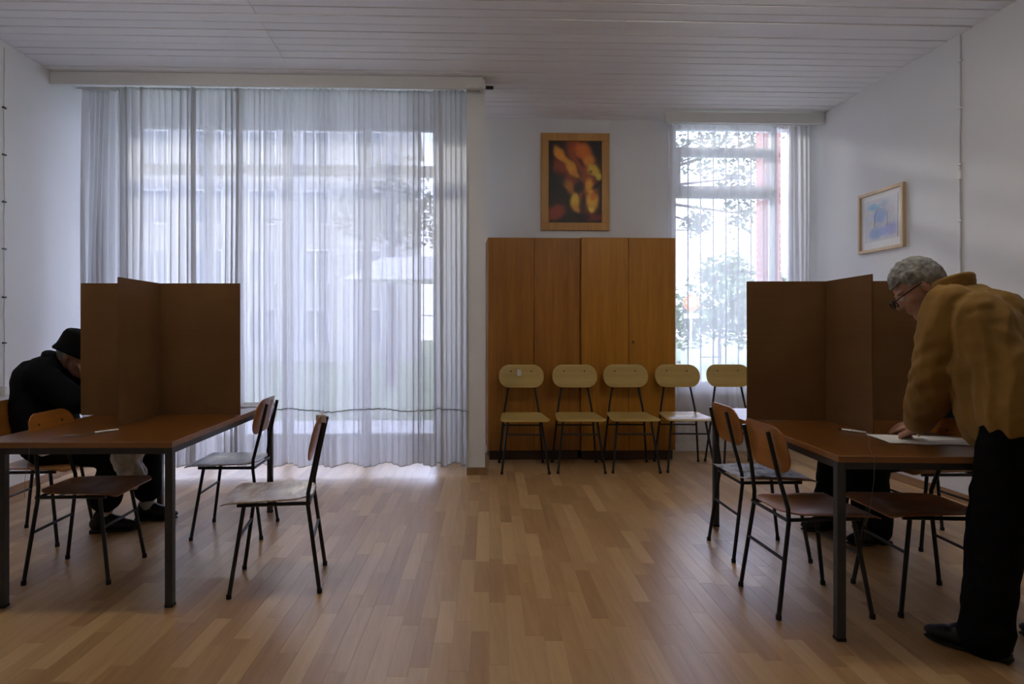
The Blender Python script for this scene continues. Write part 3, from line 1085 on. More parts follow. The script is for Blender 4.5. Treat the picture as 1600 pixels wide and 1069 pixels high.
def newsprint():
    m, nt, out = new_mat('newsprint')
    v = vec(nt, 'Object', (1, 1, 1))
    col_ = noise(nt, v, 14, 2)
    v2 = vec(nt, 'Object', (60, 260, 60))
    ln = noise(nt, v2, 1.0, 2)
    mx = nt.nodes.new('ShaderNodeMath')
    mx.operation = 'MULTIPLY'
    nt.links.new(col_, mx.inputs[0])
    nt.links.new(ln, mx.inputs[1])
    c = ramp(nt, mx.outputs[0], [(0.15, (0.16, 0.17, 0.20)), (0.28, (0.62, 0.62, 0.64)), (0.4, (0.74, 0.74, 0.74))])
    principled(nt, out, c, 0.6, 0, 0.3)
newsprint()
sheet('newspaper', 'crumpled newspaper lying on the seat of a chair beside the right table', 'newspaper', (1.72, 3.55, .447), R(4), .37, .34, 'newsprint', .0, 2, .022)
sheet('ballot_paper', 'large white paper sheet under the hand of the standing man', 'paper', (2.16, 2.83, .7478), R(-12), .42, .25, wave=.004, seed=1)
sheet('paper_sheet', 'small folded grey paper at the near edge of the right table', 'paper', (2.27, 2.56, .7478), R(5), .10, .10, wave=.003, seed=3, th=.004)
sheet('paper_sheet', 'printed white sheet at the far right end of the left table', 'paper', (-1.36, 4.30, .7478), R(10), .21, .29, 'newsprint', wave=.002, seed=5)
sheet('ballot_paper', 'white paper on the left table in front of the person in the hat', 'paper', (-1.93, 4.06, .7478), R(-5), .30, .21, wave=.004, seed=7)

def pen(label, a, b, pts, gl):
    t = empty('pen', a)
    tag(t, label, 'pen')
    A, B = Vector((0, 0, 0)), Vector(b) - Vector(a)
    MB().tube([A, A + B * .86], .0052, 10).build('barrel', 'pen_white', t, True)
    MB().tube([A + B * .86, B], [.0050, .0012], 10).build('tip', 'metal_black', t, True)
    MB().tube([Vector(p) - Vector(a) for p in pts], .0009, 5).build('string', 'cable_dark', t, True)
    return t
pen('white pen on a string on the left table before the cardboard screen', (-1.650, 3.235, .7535), (-1.728, 3.13, .7535),
    [(-1.650, 3.235, .755), (-1.72, 3.12, .752), (-1.80, 3.05, .751), (-1.86, 2.96, .751), (-1.868, 2.906, .748), (-1.87, 2.902, .68), (-1.89, 2.905, .58), (-1.90, 2.92, .5)], 0)
sheet('paper_sheet', 'small dark scrap of paper beside the pen on the left table', 'paper', (-1.80, 3.09, .7478), R(20), .055, .05, 'cable_dark', wave=.001, seed=9)
pen('thin pen on a string lying on the right table before the cardboard screen', (2.00, 3.02, .7535), (1.93, 3.13, .7535),
    [(2.00, 3.02, .755), (1.93, 2.9, .751), (1.80, 2.7, .751), (1.665, 2.475, .751), (1.658, 2.452, .745), (1.655, 2.450, .66), (1.64, 2.452, .55), (1.62, 2.455, .48)], 0)

# ------------------------------------------------------------------ people
TMP = bpy.data.scenes.new('workbench')      # scratch scene for remeshing, removed again below
class Blob:
    def __init__(self):
        self.bm = bmesh.new()
    def ell(self, c, r, rot=None, sub=3):
        M = Matrix.Translation(Vector(c))
        if rot is not None:
            M = M @ rot.to_4x4()
        if isinstance(r, (int, float)):
            r = (r, r, r)
        M = M @ Matrix.Diagonal((r[0], r[1], r[2], 1))
        bmesh.ops.create_icosphere(self.bm, subdivisions=sub, radius=1, matrix=M)
        return self
    def cap(self, a, ra, b, rb, n=16):
        a, b = Vector(a), Vector(b)
        d = b - a
        L = d.length
        q = d.to_track_quat('Z', 'Y').to_matrix().to_4x4()
        M = Matrix.Translation((a + b) / 2) @ q
        bmesh.ops.create_cone(self.bm, cap_ends=True, segments=n, radius1=ra, radius2=rb, depth=L, matrix=M)
        self.ell(a, ra, sub=2)
        self.ell(b, rb, sub=2)
        return self
    def chain(self, pts, rs):
        for i in range(len(pts) - 1):
            self.cap(pts[i], rs[i], pts[i + 1], rs[i + 1])
        return self
    def box(self, c, s, rot=None):
        M = Matrix.Translation(Vector(c))
        if rot is not None:
            M = M @ rot.to_4x4()
        M = M @ Matrix.Diagonal((s[0], s[1], s[2], 1))
        bmesh.ops.create_cube(self.bm, size=1, matrix=M)
        return self
    def build(self, name, mat, parent, voxel=.01, smooth=4, folds=None):
        me = bpy.data.meshes.new('tmp')
        self.bm.to_mesh(me)
        self.bm.free()
        ob = bpy.data.objects.new('tmp', me)
        TMP.collection.objects.link(ob)
        md = ob.modifiers.new('r', 'REMESH')
        md.mode = 'VOXEL'
        md.voxel_size = voxel
        md.adaptivity = 0
        if smooth:
            s = ob.modifiers.new('s', 'SMOOTH')
            s.factor = .5
            s.iterations = smooth
        vl = TMP.view_layers[0]
        vl.update()
        dg = vl.depsgraph
        out = bpy.data.meshes.new_from_object(ob.evaluated_get(dg))
        bpy.data.objects.remove(ob)
        bpy.data.meshes.remove(me)
        out.name = name
        if folds is not None:
            n = len(out.vertices)
            co = np.empty(n * 3, np.float32)
            no = np.empty(n * 3, np.float32)
            out.vertices.foreach_get('co', co)
            out.vertex_normals.foreach_get('vector', no)
            co = co.reshape(-1, 3)
            d = np.array([folds(Vector(c)) for c in co.tolist()], np.float32)
            co = co + no.reshape(-1, 3) * d[:, None]
            out.vertices.foreach_set('co', co.ravel())
            out.update()
        out.polygons.foreach_set('use_smooth', [True] * len(out.polygons))
        o = link(name, out, mat, parent)
        if parent is not None:
            o.location = -Vector(parent.location)
        return o

def frame(fwd, up):
    f = Vector(fwd).normalized()
    u = Vector(up)
    u = (u - f * u.dot(f)).normalized()
    s = u.cross(f)          # left of the figure
    return Matrix((f, s, u)).transposed()   # columns: forward, left, up

def add_head(b, c, M):
    c = Vector(c)
    P = lambda x, y, z: c + M @ Vector((x, y, z))
    b.ell(P(-.012, 0, .025), (.098, .076, .098), M)
    b.ell(P(.035, 0, -.035), (.062, .060, .085), M)
    b.ell(P(.050, 0, -.085), (.042, .045, .035), M)
    b.ell(P(.078, 0, -.105), (.020, .022, .018), M, 2)
    b.cap(P(.088, 0, .012), .009, P(.112, 0, -.030), .013)
    for s in (-1, 1):
        b.ell(P(.108, s * .011, -.033), .009, None, 2)
        b.ell(P(-.008, s * .078, -.012), (.018, .010, .032), M, 2)
        b.ell(P(.078, s * .030, .022), (.014, .026, .008), M, 2)
        b.ell(P(.062, s * .045, -.03), (.022, .018, .02), M, 2)
    b.ell(P(.090, 0, -.062), (.012, .024, .006), M, 2)
    b.ell(P(.088, 0, -.073), (.012, .022, .006), M, 2)
    return P

def add_hand(b, wrist, fdir, back, thumb_side, curl=.35, spread=1.0):
    """fdir: towards the fingertips, back: out of the back of the hand, thumb_side +1/-1 along side"""
    f = Vector(fdir).normalized()
    n = Vector(back)
    n = (n - f * n.dot(f)).normalized()
    s = f.cross(n).normalized()
    w = Vector(wrist)
    lens = [.070, .078, .073, .056]
    for k in range(4):
        o = (k - 1.5) * .0205 * thumb_side * -1
        kn = w + f * (.088 - abs(k - 1) * .004) + s * o * spread
        b.cap(w + f * .012 + s * o * .7, .015, kn, .0125, 10)
        p, d = kn, f.copy()
        a = curl
        for j, q in enumerate((.45, .32, .26)):
            rot = Matrix.Rotation(-a * (1.0 if j else .7), 3, s)
            d = (rot @ d).normalized()
            e = p + d * lens[k] * q
            b.cap(p, .0098 - j * .0010, e, .0092 - j * .0012, 10)
            p = e
    t0 = w + f * .025 + s * thumb_side * .026 - n * .004
    t1 = t0 + (f * .6 + s * thumb_side * .75 - n * .25).normalized() * .042
    t2 = t1 + (f * .9 + s * thumb_side * .25 - n * .3).normalized() * .032
    t3 = t2 + (f * .95 - n * .35).normalized() * .024
    b.chain([t0, t1, t2, t3], [.016, .0125, .0108, .0085])
    return b

def hair_cap(name, c, M, parent, mat, front=.045, low=-.055, tuft=.006, seed=0):
    """thick shell of short hair over the skull, open at the face"""
    bm = bmesh.new()
    bmesh.ops.create_icosphere(bm, subdivisions=5, radius=1)
    for v in bm.verts:
        d = v.co.copy()
        t = tuft * (mnoise.noise(d * 6 + Vector((seed, 0, 0))) + .6 * mnoise.noise(d * 14))
        v.co = Vector((d.x * .108 - .016, d.y * .086, d.z * .112 + .027)) + d * t
    def face(v):
        x, y, z = v.co
        if z < low - .02:
            return True
        if x > front and z < .055:
            return True
        if x > .012 and z < .015:
            return True
        if x > -.03 and z < -.028:
            return True
        return False
    kill = [v for v in bm.verts if face(v)]
    bmesh.ops.delete(bm, geom=kill, context='VERTS')
    ext = bmesh.ops.solidify(bm, geom=bm.faces[:], thickness=.012)
    me = bpy.data.meshes.new(name)
    bm.to_mesh(me)
    bm.free()
    me.transform(Matrix.Translation(Vector(c)) @ M.to_4x4())
    me.polygons.foreach_set('use_smooth', [True] * len(me.polygons))
    o = link(name, me, mat, parent)
    o.location = -Vector(parent.location)
    return o

def shoe(parent, heel, toe, mat='shoe_black'):
    h, t = Vector(heel), Vector(toe)
    f = (t - h).normalized()
    M = frame(f, (0, 0, 1))
    L = (t - h).length
    P = lambda x, y, z: h + M @ Vector((x, y, z))
    b = Blob()
    b.ell(P(.045, 0, .055), (.048, .038, .045), M)
    b.ell(P(.10, 0, .062), (.075, .040, .052), M)
    b.ell(P(.14, 0, .055), (.07, .040, .045), M)
    b.ell(P(L * .62, 0, .042), (.085, .045, .034), M)
    b.ell(P(L - .07, 0, .036), (.07, .043, .027), M)
    b.cap(P(.055, 0, .06), .042, P(.06, 0, .10), .042)
    o = b.build('shoe', mat, parent, .006, 3)
    sb = Blob()
    sb.ell(P(.05, 0, .012), (.055, .040, .012), M)
    sb.ell(P(L * .6, 0, .010), (.10, .046, .010), M)
    sb.ell(P(L - .075, 0, .010), (.075, .045, .010), M)
    sb.box(P(.04, 0, .011), (.07, .068, .022), M)
    so = sb.build('sole', 'rubber', o, .005, 2)
    so.location = (0, 0, 0)
    return o

def wrinkle(seed, amp=.008, sc=(7, 7, 9)):
    o = Vector((seed * 3.1, seed * 1.7, seed))
    def fn(co):
        p = Vector((co.x * sc[0], co.y * sc[1], co.z * sc[2])) + o
        a = mnoise.noise(p)
        b = mnoise.noise(p * 2.3 + Vector((5, 2, 1)))
        return amp * ((1 - 2 * abs(a)) * .9 + .5 * b)
    return fn

def V(*a):
    return Vector(a)

# --- standing man in the camel jacket
man = empty('person', (2.15, 2.40, 0))
tag(man, 'grey-haired person in a camel jacket and black trousers bending over the right table', 'person', 'voters')
f = V(-.65, .76, 0)
l = V(-.76, -.65, 0)
pel_ = V(2.23, 2.42, .96)
belly = V(2.21, 2.50, 1.10)
chest = V(2.18, 2.59, 1.26)
neck = V(2.150, 2.690, 1.425)
hc = V(2.075, 2.775, 1.435)
HM = frame((-.74, .30, -.60), (-.5, .35, .8))
shl, shr = V(2.035, 2.565, 1.365), V(2.29, 2.79, 1.36)
ell_, wrl = V(2.035, 2.620, 1.08), V(2.075, 2.770, .845)
elr, wrr = V(2.33, 2.93, 1.09), V(2.24, 2.97, .83)
hipl, knl, anl = V(2.15, 2.36, .92), V(2.10, 2.40, .50), V(2.06, 2.385, .10)
hipr, knr, anr = V(2.31, 2.49, .92), V(2.37, 2.42, .50), V(2.42, 2.36, .10)
b = Blob()
add_head(b, hc, HM)
b.chain([hc + HM @ V(-.04, 0, -.06), neck, chest, belly, pel_], [.050, .055, .12, .125, .12])
b.chain([neck - V(0, 0, .04), shl, ell_, wrl], [.06, .06, .045, .03])
b.chain([neck - V(0, 0, .04), shr, elr, wrr], [.06, .06, .045, .03])
b.chain([pel_, hipl, knl, anl, anl + V(-.05, .07, -.055)], [.11, .085, .055, .036, .022])
b.chain([pel_, hipr, knr, anr, anr + V(-.03, .07, -.055)], [.11, .085, .055, .036, .022])
add_hand(b, wrl + V(.008, .012, -.032), V(-.05, .85, -.40), V(-.35, .35, .85), 1, .95)
add_hand(b, wrr + V(-.01, .015, -.025), V(-.7, .5, -.35), V(-.2, -.1, .95), -1, .35)
b.build('body', 'skin', man, .0055, 2)
hair_cap('hair', hc, HM, man, 'hair_grey', seed=2)
# jacket
b = Blob()
for k in (-.11, -.055, 0, .055, .11):
    e = 1 - abs(k) * 1.2
    b.chain([chest + l * k * 1.15 + V(.02, -.02, .03), belly + l * k + V(.02, -.02, 0), pel_ + l * k + V(.01, 0, -.03)], [.125 * e, .145 * e, .155 * e])
b.chain([neck - f * .045 + V(0, 0, -.055), chest - f * .055 + V(0, 0, .03)], [.085, .125])
b.chain([shl - f * .03 + V(.03, .02, -.03), chest - f * .05], [.075, .13])
b.chain([shr - f * .03 + V(-.03, -.02, -.03), chest - f * .05], [.075, .13])
b.chain([neck + V(.02, -.02, -.075), shl + V(.01, 0, -.015), (shl + ell_) / 2 + V(-.005, -.008, 0), ell_ + V(-.008, -.008, 0), (ell_ + wrl) / 2 + V(.004, -.004, -.01), wrl + V(.0, -.015, .03), wrl + V(.002, 0, .0)], [.075, .084, .085, .080, .078, .064, .054])
b.chain([neck + V(.02, -.02, -.075), shr, elr, wrr + V(0, 0, .02)], [.075, .084, .078, .052])
b.chain([belly + f * .05, pel_ + f * .10 + V(0, 0, -.10)], [.14, .10])       # front hanging down
b.chain([belly + f * .05 + l * .10, pel_ + f * .10 + l * .08 + V(0, 0, -.10)], [.10, .055])
def jacket_folds(c):
    # long drapes: noise stretched along the height, sharpest on the sleeve and the back
    p = Vector((c.x * 13, c.y * 13, c.z * 3.2 + c.x * 4))
    a = mnoise.noise(p)
    q = Vector((c.x * 9 + 3, c.y * 9, c.z * 13))
    d = mnoise.noise(q)
    k = .016 * (.55 - 1.6 * abs(a)) + .008 * (.4 - abs(d))
    # creases round the elbow
    e = (c - ell_).length
    if e < .2:
        k += .007 * math.sin((c.z + c.y * .6) * 95) * (1 - e / .2)
    return k
jacket = b.build('jacket', 'jacket_camel', man, .008, 3, jacket_folds)
# collar
cb = Blob()
cpts = []
cm = neck + V(.006, -.008, .030)
CM = frame((-.45, .60, -.45), (-.3, .5, .9))
for k in range(15):
    a = R(40 + 280 * k / 14)
    cpts.append(cm + CM @ V(.072 * math.cos(a), .085 * math.sin(a), .0 + .012 * math.cos(a)))
cb.chain(cpts, [.013] * len(cpts))
cb.chain([p - V(0, 0, .020) for p in cpts], [.015] * len(cpts))
cb.chain([p * .97 + cm * .03 - V(0, 0, .042) for p in cpts], [.018] * len(cpts))
co = cb.build('collar', 'jacket_camel', jacket, .006, 4)
co.location = (0, 0, 0)
# pocket slit
pk0, pk1 = V(2.060, 2.372, 1.00), V(2.092, 2.345, .93)
po = MB().tube([pk0, pk1], .006, 6).build('pocket', 'coat_black', jacket, True)
po.location = (0, 0, 0)
b = Blob()
b.chain([pel_ + V(0, 0, -.03), hipl, knl + V(.01, 0, .0), anl + V(.0, .0, .06), anl + V(-.005, .01, -.035)], [.115, .112, .095, .085, .088])
b.chain([pel_ + V(0, 0, -.03), hipr, knr, anr + V(0, 0, .06), anr + V(0, 0, -.035)], [.115, .112, .095, .085, .088])
b.build('trousers', 'trouser_black', man, .012, 5, wrinkle(5, .007))
shoe(man, (2.105, 2.325, 0), (1.925, 2.545, 0))
shoe(man, (2.46, 2.31, 0), (2.33, 2.55, 0))
# glasses
g = MB()
for s in (1, -1):
    pts = [hc + HM @ V(.118, s * .036 + .024 * math.cos(a), -.004 + .019 * math.sin(a)) for a in [R(24 * k) for k in range(16)]]
    g.tube(pts, .0028, 6)
    g.tube([hc + HM @ V(.117, s * .060, .004), hc + HM @ V(.06, s * .078, .006), hc + HM @ V(-.005, s * .083, .008), hc + HM @ V(-.022, s * .083, -.010)], .0026, 6)
g.tube([hc + HM @ V(.118, .012, .002), hc + HM @ V(.122, 0, .004), hc + HM @ V(.118, -.012, .002)], .0026, 6)
go = g.build('glasses', 'glasses_black', man, True)
go.location = -man.location
for s in (1, -1):
    e = Blob()
    e.ell(hc + HM @ V(.083, s * .031, -.002), .013, None, 2)
    e.build('eye', 'paper', man, .004, 1)

# --- person in black with a hat, seated at the left table
sit = empty('person', (-2.45, 4.02, 0))
tag(sit, 'person in a black hat and coat seated at the left table behind its screen', 'person', 'voters')
yb = 4.09
pel_ = V(-2.50, yb, .56)
belly = V(-2.53, yb, .74)
chest = V(-2.51, yb, .92)
neck = V(-2.44, yb + .0, 1.045)
hc = V(-2.345, yb + .0, 1.085)
HM = frame((.93, -.12, -.36), (.36, 0, .93))
shn, shf = V(-2.47, yb - .17, .965), V(-2.45, yb + .17, .965)
eln, wrn = V(-2.25, yb - .15, .815), V(-2.06, yb - .04, .80)
elf, wrf = V(-2.17, yb + .06, .80), V(-2.235, yb - .05, .93)
b = Blob()
add_head(b, hc, HM)
b.chain([hc + HM @ V(-.04, 0, -.06), neck, chest, belly, pel_], [.055, .06, .125, .13, .14])
b.chain([chest + V(0, -.06, .06), shn, eln, wrn], [.06, .06, .045, .03])
b.chain([chest + V(0, .06, .06), shf, elf, wrf], [.06, .06, .045, .03])
k1, a1 = V(-2.03, yb - .10, .50), V(-2.14, yb - .05, .10)
k2, a2 = V(-2.00, yb + .14, .50), V(-1.99, yb + .18, .10)
b.chain([pel_ + V(0, -.08, 0), k1, a1, a1 + V(.05, 0, -.055)], [.10, .06, .036, .022])
b.chain([pel_ + V(0, .08, 0), k2, a2, a2 + V(.05, 0, -.055)], [.10, .06, .036, .022])
add_hand(b, wrn, V(.9, .35, -.12), V(0, -.2, .95), 1, .4)
add_hand(b, wrf, V(-.15, -.12, .9), V(.8, -.5, .1), 1, .5)
b.build('body', 'skin', sit, .0055, 2)
hair_cap('hair', hc, HM, sit, 'hair_grey', seed=5)
b = Blob()
b.chain([chest + V(-.01, 0, .02), belly, pel_ + V(0, 0, .02)], [.15, .155, .155])
for k in (-.09, .09):
    b.chain([chest + V(-.02, k, .02), belly + V(-.01, k, 0), pel_ + V(0, k, .0)], [.13, .13, .13])
b.chain([neck + V(-.05, 0, -.02), shn, eln, wrn], [.082, .088, .074, .055])
b.chain([neck + V(-.05, 0, -.02), shf, elf, wrf + V(0, 0, -.03)], [.082, .088, .074, .050])
b.chain([pel_ + V(0, -.08, -.01), V(-2.15, yb - .11, .53)], [.13, .11])
b.chain([pel_ + V(0, .08, -.01), V(-2.12, yb + .12, .53)], [.13, .11])
coat = b.build('coat', 'coat_black', sit, .010, 6, wrinkle(11, .009, (6, 6, 6)))
cb = Blob()
cm = neck + V(-.025, 0, .02)
CM = frame((.75, 0, -.5), (.5, 0, .8))
cpts = [cm + CM @ V(.065 * math.cos(a), .08 * math.sin(a), 0) for a in [R(45 + 270 * k / 12) for k in range(13)]]
cb.chain(cpts, [.022] * 13)
cb.build('collar', 'coat_black', coat, .007, 4).location = (0, 0, 0)
b = Blob()
b.chain([pel_ + V(0, -.08, -.02), k1, a1 + V(0, 0, .10)], [.12, .095, .085])
b.chain([pel_ + V(0, .08, -.02), k2, a2 + V(0, 0, .10)], [.12, .095, .085])
b.build('trousers', 'trouser_black', sit, .012, 5, wrinkle(13, .007))
for a in (a1, a2):
    b = Blob()
    b.cap(a + V(-.005, 0, .0), .044, a + V(.0, 0, .10), .05)
    b.build('sock', 'sock_grey', sit, .006, 2)
shoe(sit, (-2.22, yb - .08, 0), (-1.95, yb - .02, 0))
shoe(sit, (-2.07, yb + .18, 0), (-1.80, yb + .20, 0))
# bucket hat
hp = lambda x, y, z: hc + HM @ V(x, y, z)
prof = [(.0, .158), (.060, .156), (.092, .146), (.103, .125), (.112, .065), (.117, .045), (.130, .020), (.128, .014), (.110, .038), (.104, .05)]
hm = MB()
n = 28
vs, fs = [], []
for r_, z_ in prof:
    for k in range(n):
        a = 2 * math.pi * k / n
        vs.append(hp(-.012 + r_ * 1.06 * math.cos(a), r_ * .92 * math.sin(a), z_ + .006 * math.sin(3 * a) * (r_ / .14)))
for i in range(len(prof) - 1):
    for k in range(n):
        k2 = (k + 1) % n
        fs.append((i * n + k, i * n + k2, (i + 1) * n + k2, (i + 1) * n + k))
ho = hm.add(vs, fs).build('hat', 'hat_black', sit, True)
ho.location = -sit.location

# crumpled bag held on the lap
bag = Blob()
bag.ell((-1.93, 3.90, .50), (.085, .07, .12)).ell((-1.91, 3.90, .40), (.07, .06, .10)).ell((-1.94, 3.90, .60), (.05, .05, .06))
bo = bag.build('carrier_bag', 'bag_grey', None, .009, 3, wrinkle(21, .018, (16, 16, 10)))
tag(bo, 'crumpled pale grey carrier bag hanging at the knees of the person in the hat', 'bag')

# --- person in dark clothes seated behind the right table
sr = empty('person', (2.85, 3.80, 0))
tag(sr, 'person in dark clothes seated behind the right cardboard screen, mostly hidden', 'person', 'voters')
yb = 3.80
pel_ = V(2.88, yb, .56)
belly = V(2.87, yb, .74)
chest = V(2.82, yb, .92)
neck = V(2.74, yb, 1.05)
hc = V(2.655, yb, 1.09)
HM = frame((-.75, .0, -.6), (-.5, 0, .85))
b = Blob()
add_head(b, hc, HM)
shn, shf = V(2.79, yb - .18, .99), V(2.79, yb + .18, .99)
eln, wrn = V(2.58, yb - .19, .81), V(2.40, yb - .06, .80)
elf, wrf = V(2.58, yb + .19, .81), V(2.40, yb + .08, .80)
k1, a1 = V(2.44, yb - .11, .50), V(2.47, yb - .14, .10)
k2, a2 = V(2.40, yb + .10, .50), V(2.36, yb + .12, .10)
b.chain([hc + HM @ V(-.04, 0, -.06), neck, chest, belly, pel_], [.055, .06, .125, .13, .14])
b.chain([chest + V(0, -.06, .06), shn, eln, wrn], [.06, .06, .045, .03])
b.chain([chest + V(0, .06, .06), shf, elf, wrf], [.06, .06, .045, .03])
b.chain([pel_ + V(0, -.08, 0), k1, a1, a1 + V(-.05, 0, -.055)], [.10, .06, .036, .022])
b.chain([pel_ + V(0, .08, 0), k2, a2, a2 + V(-.05, 0, -.055)], [.10, .06, .036, .022])
add_hand(b, wrn, V(-.9, .3, -.1), V(0, 0, 1), -1, .4)
add_hand(b, wrf, V(-.9, -.3, -.1), V(0, 0, 1), 1, .4)
b.build('body', 'skin', sr, .0055, 2)
hair_cap('hair', hc, HM, sr, 'hair_grey', seed=9)
b = Blob()
for k in (-.09, 0, .09):
    b.chain([chest + V(.02, k, .02), belly + V(.01, k, 0), pel_ + V(0, k, .0)], [.14, .145, .145])
b.chain([neck + V(.05, 0, -.03), shn, eln, wrn], [.09, .09, .075, .052])
b.chain([neck + V(.05, 0, -.03), shf, elf, wrf], [.09, .09, .075, .052])
b.build('coat', 'coat_black', sr, .010, 6, wrinkle(17, .009, (6, 6, 6)))
b = Blob()
b.chain([pel_ + V(0, -.08, -.02), k1, a1 + V(0, 0, .0)], [.12, .10, .10])
b.chain([pel_ + V(0, .08, -.02), k2, a2 + V(0, 0, .0)], [.12, .095, .09])
b.build('trousers', 'trouser_black', sr, .012, 5, wrinkle(19, .007))
shoe(sr, (2.56, yb - .15, 0), (2.29, yb - .17, 0))
shoe(sr, (2.44, yb + .12, 0), (2.17, yb + .10, 0))

bpy.data.scenes.remove(TMP)

# ------------------------------------------------------------------ outside
struct(MB().span((-40, YB + .25, -.35), (40, 90, -.25)).build('ground_lawn', 'lawn'), 'green lawn outside the windows')
struct(MB().span((-40, YB + .26, -.25), (40, 10.5, -.235)).build('ground_path', 'pavement'), 'pale pavement outside the windows')

# window grille of the narrow window
gr = empty('window_grille', ((VX0 + VX1) / 2, YB + .36, 0))
tag(gr, 'thin metal bar grille outside the narrow window', 'grille')
for px_ in (-.5, .5):
    for pz_ in (.9, 3.1):
        MB().cspan((px_ - .01, -.12, pz_ - .01), (px_ + .01, .006, pz_ + .01), .002).build('wall_pin', 'metal_black', gr)
ox = gr.location.x
for k in range(9):
    x = VX0 + .02 + k * .139
    MB().cspan((x - ox - .006, -.006, VZ0 - .1), (x - ox + .006, .006, VZ1 + .1), .001).build('bar', 'metal_black', gr)
for x0_, x1_, z in ((0, 2, 2.33), (2, 4, 2.33), (4, 7, 2.9), (5, 7, 1.88), (1, 3, 1.05), (3, 5, .95)):
    MB().cspan((VX0 + .02 + x0_ * .139 - ox, -.005, z - .005), (VX0 + .02 + x1_ * .139 - ox, .005, z + .005), .001).build('cross_bar', 'metal_black', gr)
gr2 = empty('window_grille', ((WX0 + WX1) / 2, YW + .40, 0))
tag(gr2, 'thin metal bar grille outside the big window', 'grille')
for px_ in (-1.55, 1.55):
    for pz_ in (.06, 3.42):
        MB().cspan((px_ - .01, -.16, pz_ - .01), (px_ + .01, .006, pz_ + .01), .002).build('wall_pin', 'metal_black', gr2)
for pz_ in (.06, 3.42):
    MB().cspan((-1.56, -.006, pz_ - .01), (1.56, .006, pz_ + .01), .002).build('frame_bar', 'metal_black', gr2)
ox = gr2.location.x
for k in range(16):
    x = WX0 + .05 + k * .205
    MB().cspan((x - ox - .005, -.005, WZ0), (x - ox + .005, .005, WZ1 + .1), .001).build('bar', 'metal_black', gr2)
for z in (2.98, 2.42, 1.4, .6):
    for k in range(0, 15, 2):
        MB().cspan((WX0 + .05 + k * .205 - ox, -.004, z - .005), (WX0 + .05 + (k + 1) * .205 - ox, .004, z + .005), .001).build('cross_bar', 'metal_black', gr2)

# brick pillar right of the narrow window
bp = empty('brick_pillar', (3.575, YB + .60, -.25))
tag(bp, 'red brick pillar outside the right edge of the narrow window', 'pillar')
MB().span((-.083, -.105, 0), (.083, .105, 4.2)).build('mortar_core', 'mortar', bp)
brick_me = MB().cspan((-.089, -.052, -.031), (.089, .052, .031), .003).mesh('brick')
for row in range(56):
    z = .035 + row * .074
    for yy in (-.058, .058):
        o = link('brick', brick_me, 'brick_red', bp)
        o.location = (0, yy, z)

# trees
def leaves(mb, c, r, n, size, rg):
    for _ in range(n):
        d = Vector((rg.gauss(0, 1), rg.gauss(0, 1), rg.gauss(0, 1)))
        d.normalize()
        p = Vector(c) + Vector((d.x * r[0], d.y * r[1], d.z * r[2])) * (rg.random() ** .45)
        q = Matrix.Rotation(rg.uniform(0, 6.28), 3, 'Z') @ Matrix.Rotation(rg.uniform(-1.2, 1.2), 3, 'X')
        s = size * rg.uniform(.6, 1.2)
        a = q @ Vector((s * .5, 0, 0))
        e = q @ Vector((0, s, 0))
        mid = q @ Vector((0, s * .5, s * .12))
        o = len(mb.v)
        mb.v += [tuple(p), tuple(p + a + mid), tuple(p + e), tuple(p - a + mid)]
        mb.f += [(o, o + 1, o + 2, o + 3)]
def tree(name, label, base, trunk, clusters, leaf_n, leaf_s, mat, seed):
    rg = random.Random(seed)
    t = empty(name, base)
    tag(t, label, 'tree')
    top = Vector(trunk[-1])
    MB().tube([Vector(p) for p in trunk], [max(.03, .16 - .03 * i) * trunk[-1][2] / 5 for i in range(len(trunk))], 8).build('trunk', 'bark', t, True)
    mb = MB()
    for c, r in clusters:
        MB().tube([top * .75, (top * .75 + Vector(c)) / 2 + Vector((0, 0, .15)), Vector(c)], [.05, .03, .012], 6).build('branch', 'bark', t, True)
        leaves(mb, c, r, leaf_n, leaf_s, rg)
    me = bpy.data.meshes.new('foliage')
    me.from_pydata(mb.v, [], mb.f)
    fo = link('foliage', me, mat, t)
    fo['kind'] = 'stuff'
    return t
tree('leafy_tree', 'leafy tree with branches hanging before the top of the narrow window', (2.3, 10.5, -.25), [(0, 0, 0), (.05, 0, 1.6), (-.05, .05, 3.1), (.1, 0, 4.6)],
     [((1.65, -.3, 4.3), (.5, .5, .35)), ((2.45, -.1, 4.0), (.4, .4, .35)), ((2.0, .2, 4.8), (.7, .6, .35)), ((1.75, -.1, 3.25), (.24, .3, .26)), ((2.55, .1, 3.45), (.3, .3, .42)), ((2.8, .2, 4.7), (.5, .5, .4))], 190, .10, 'leaf', 31)
tree('round_tree', 'pale green bushy tree far off behind the narrow window', (10.2, 24, -.25), [(0, 0, 0), (0, 0, 1.2), (.1, 0, 2.4)],
     [((0, 0, 2.6), (1.9, 1.5, 1.3)), ((-1.2, 0, 1.8), (1.3, 1.2, 1.0)), ((1.3, .2, 1.9), (1.4, 1.2, 1.1)), ((.3, 0, 3.6), (1.1, 1, .8))], 900, .22, 'leaf_far', 32)
tree('round_tree', 'wider pale green tree to the right behind the narrow window', (14.5, 28, -.25), [(0, 0, 0), (0, 0, 1.5), (.1, 0, 2.8)],
     [((0, 0, 2.9), (2.3, 1.5, 1.5)), ((-1.6, 0, 1.9), (1.6, 1.2, 1.1)), ((1.6, .2, 2.0), (1.7, 1.2, 1.2))], 900, .24, 'leaf_far', 33)
tree('street_tree', 'dark tree outside the right part of the big window', (-1.6, 17, -.25), [(0, 0, 0), (.05, 0, 1.8), (0, .05, 3.4), (.1, 0, 4.9)],
     [((0, 0, 5.2), (1.1, 1, .9)), ((.7, 0, 4.4), (.9, .8, .8)), ((-.7, .1, 4.5), (.8, .8, .7))], 600, .16, 'leaf', 34)

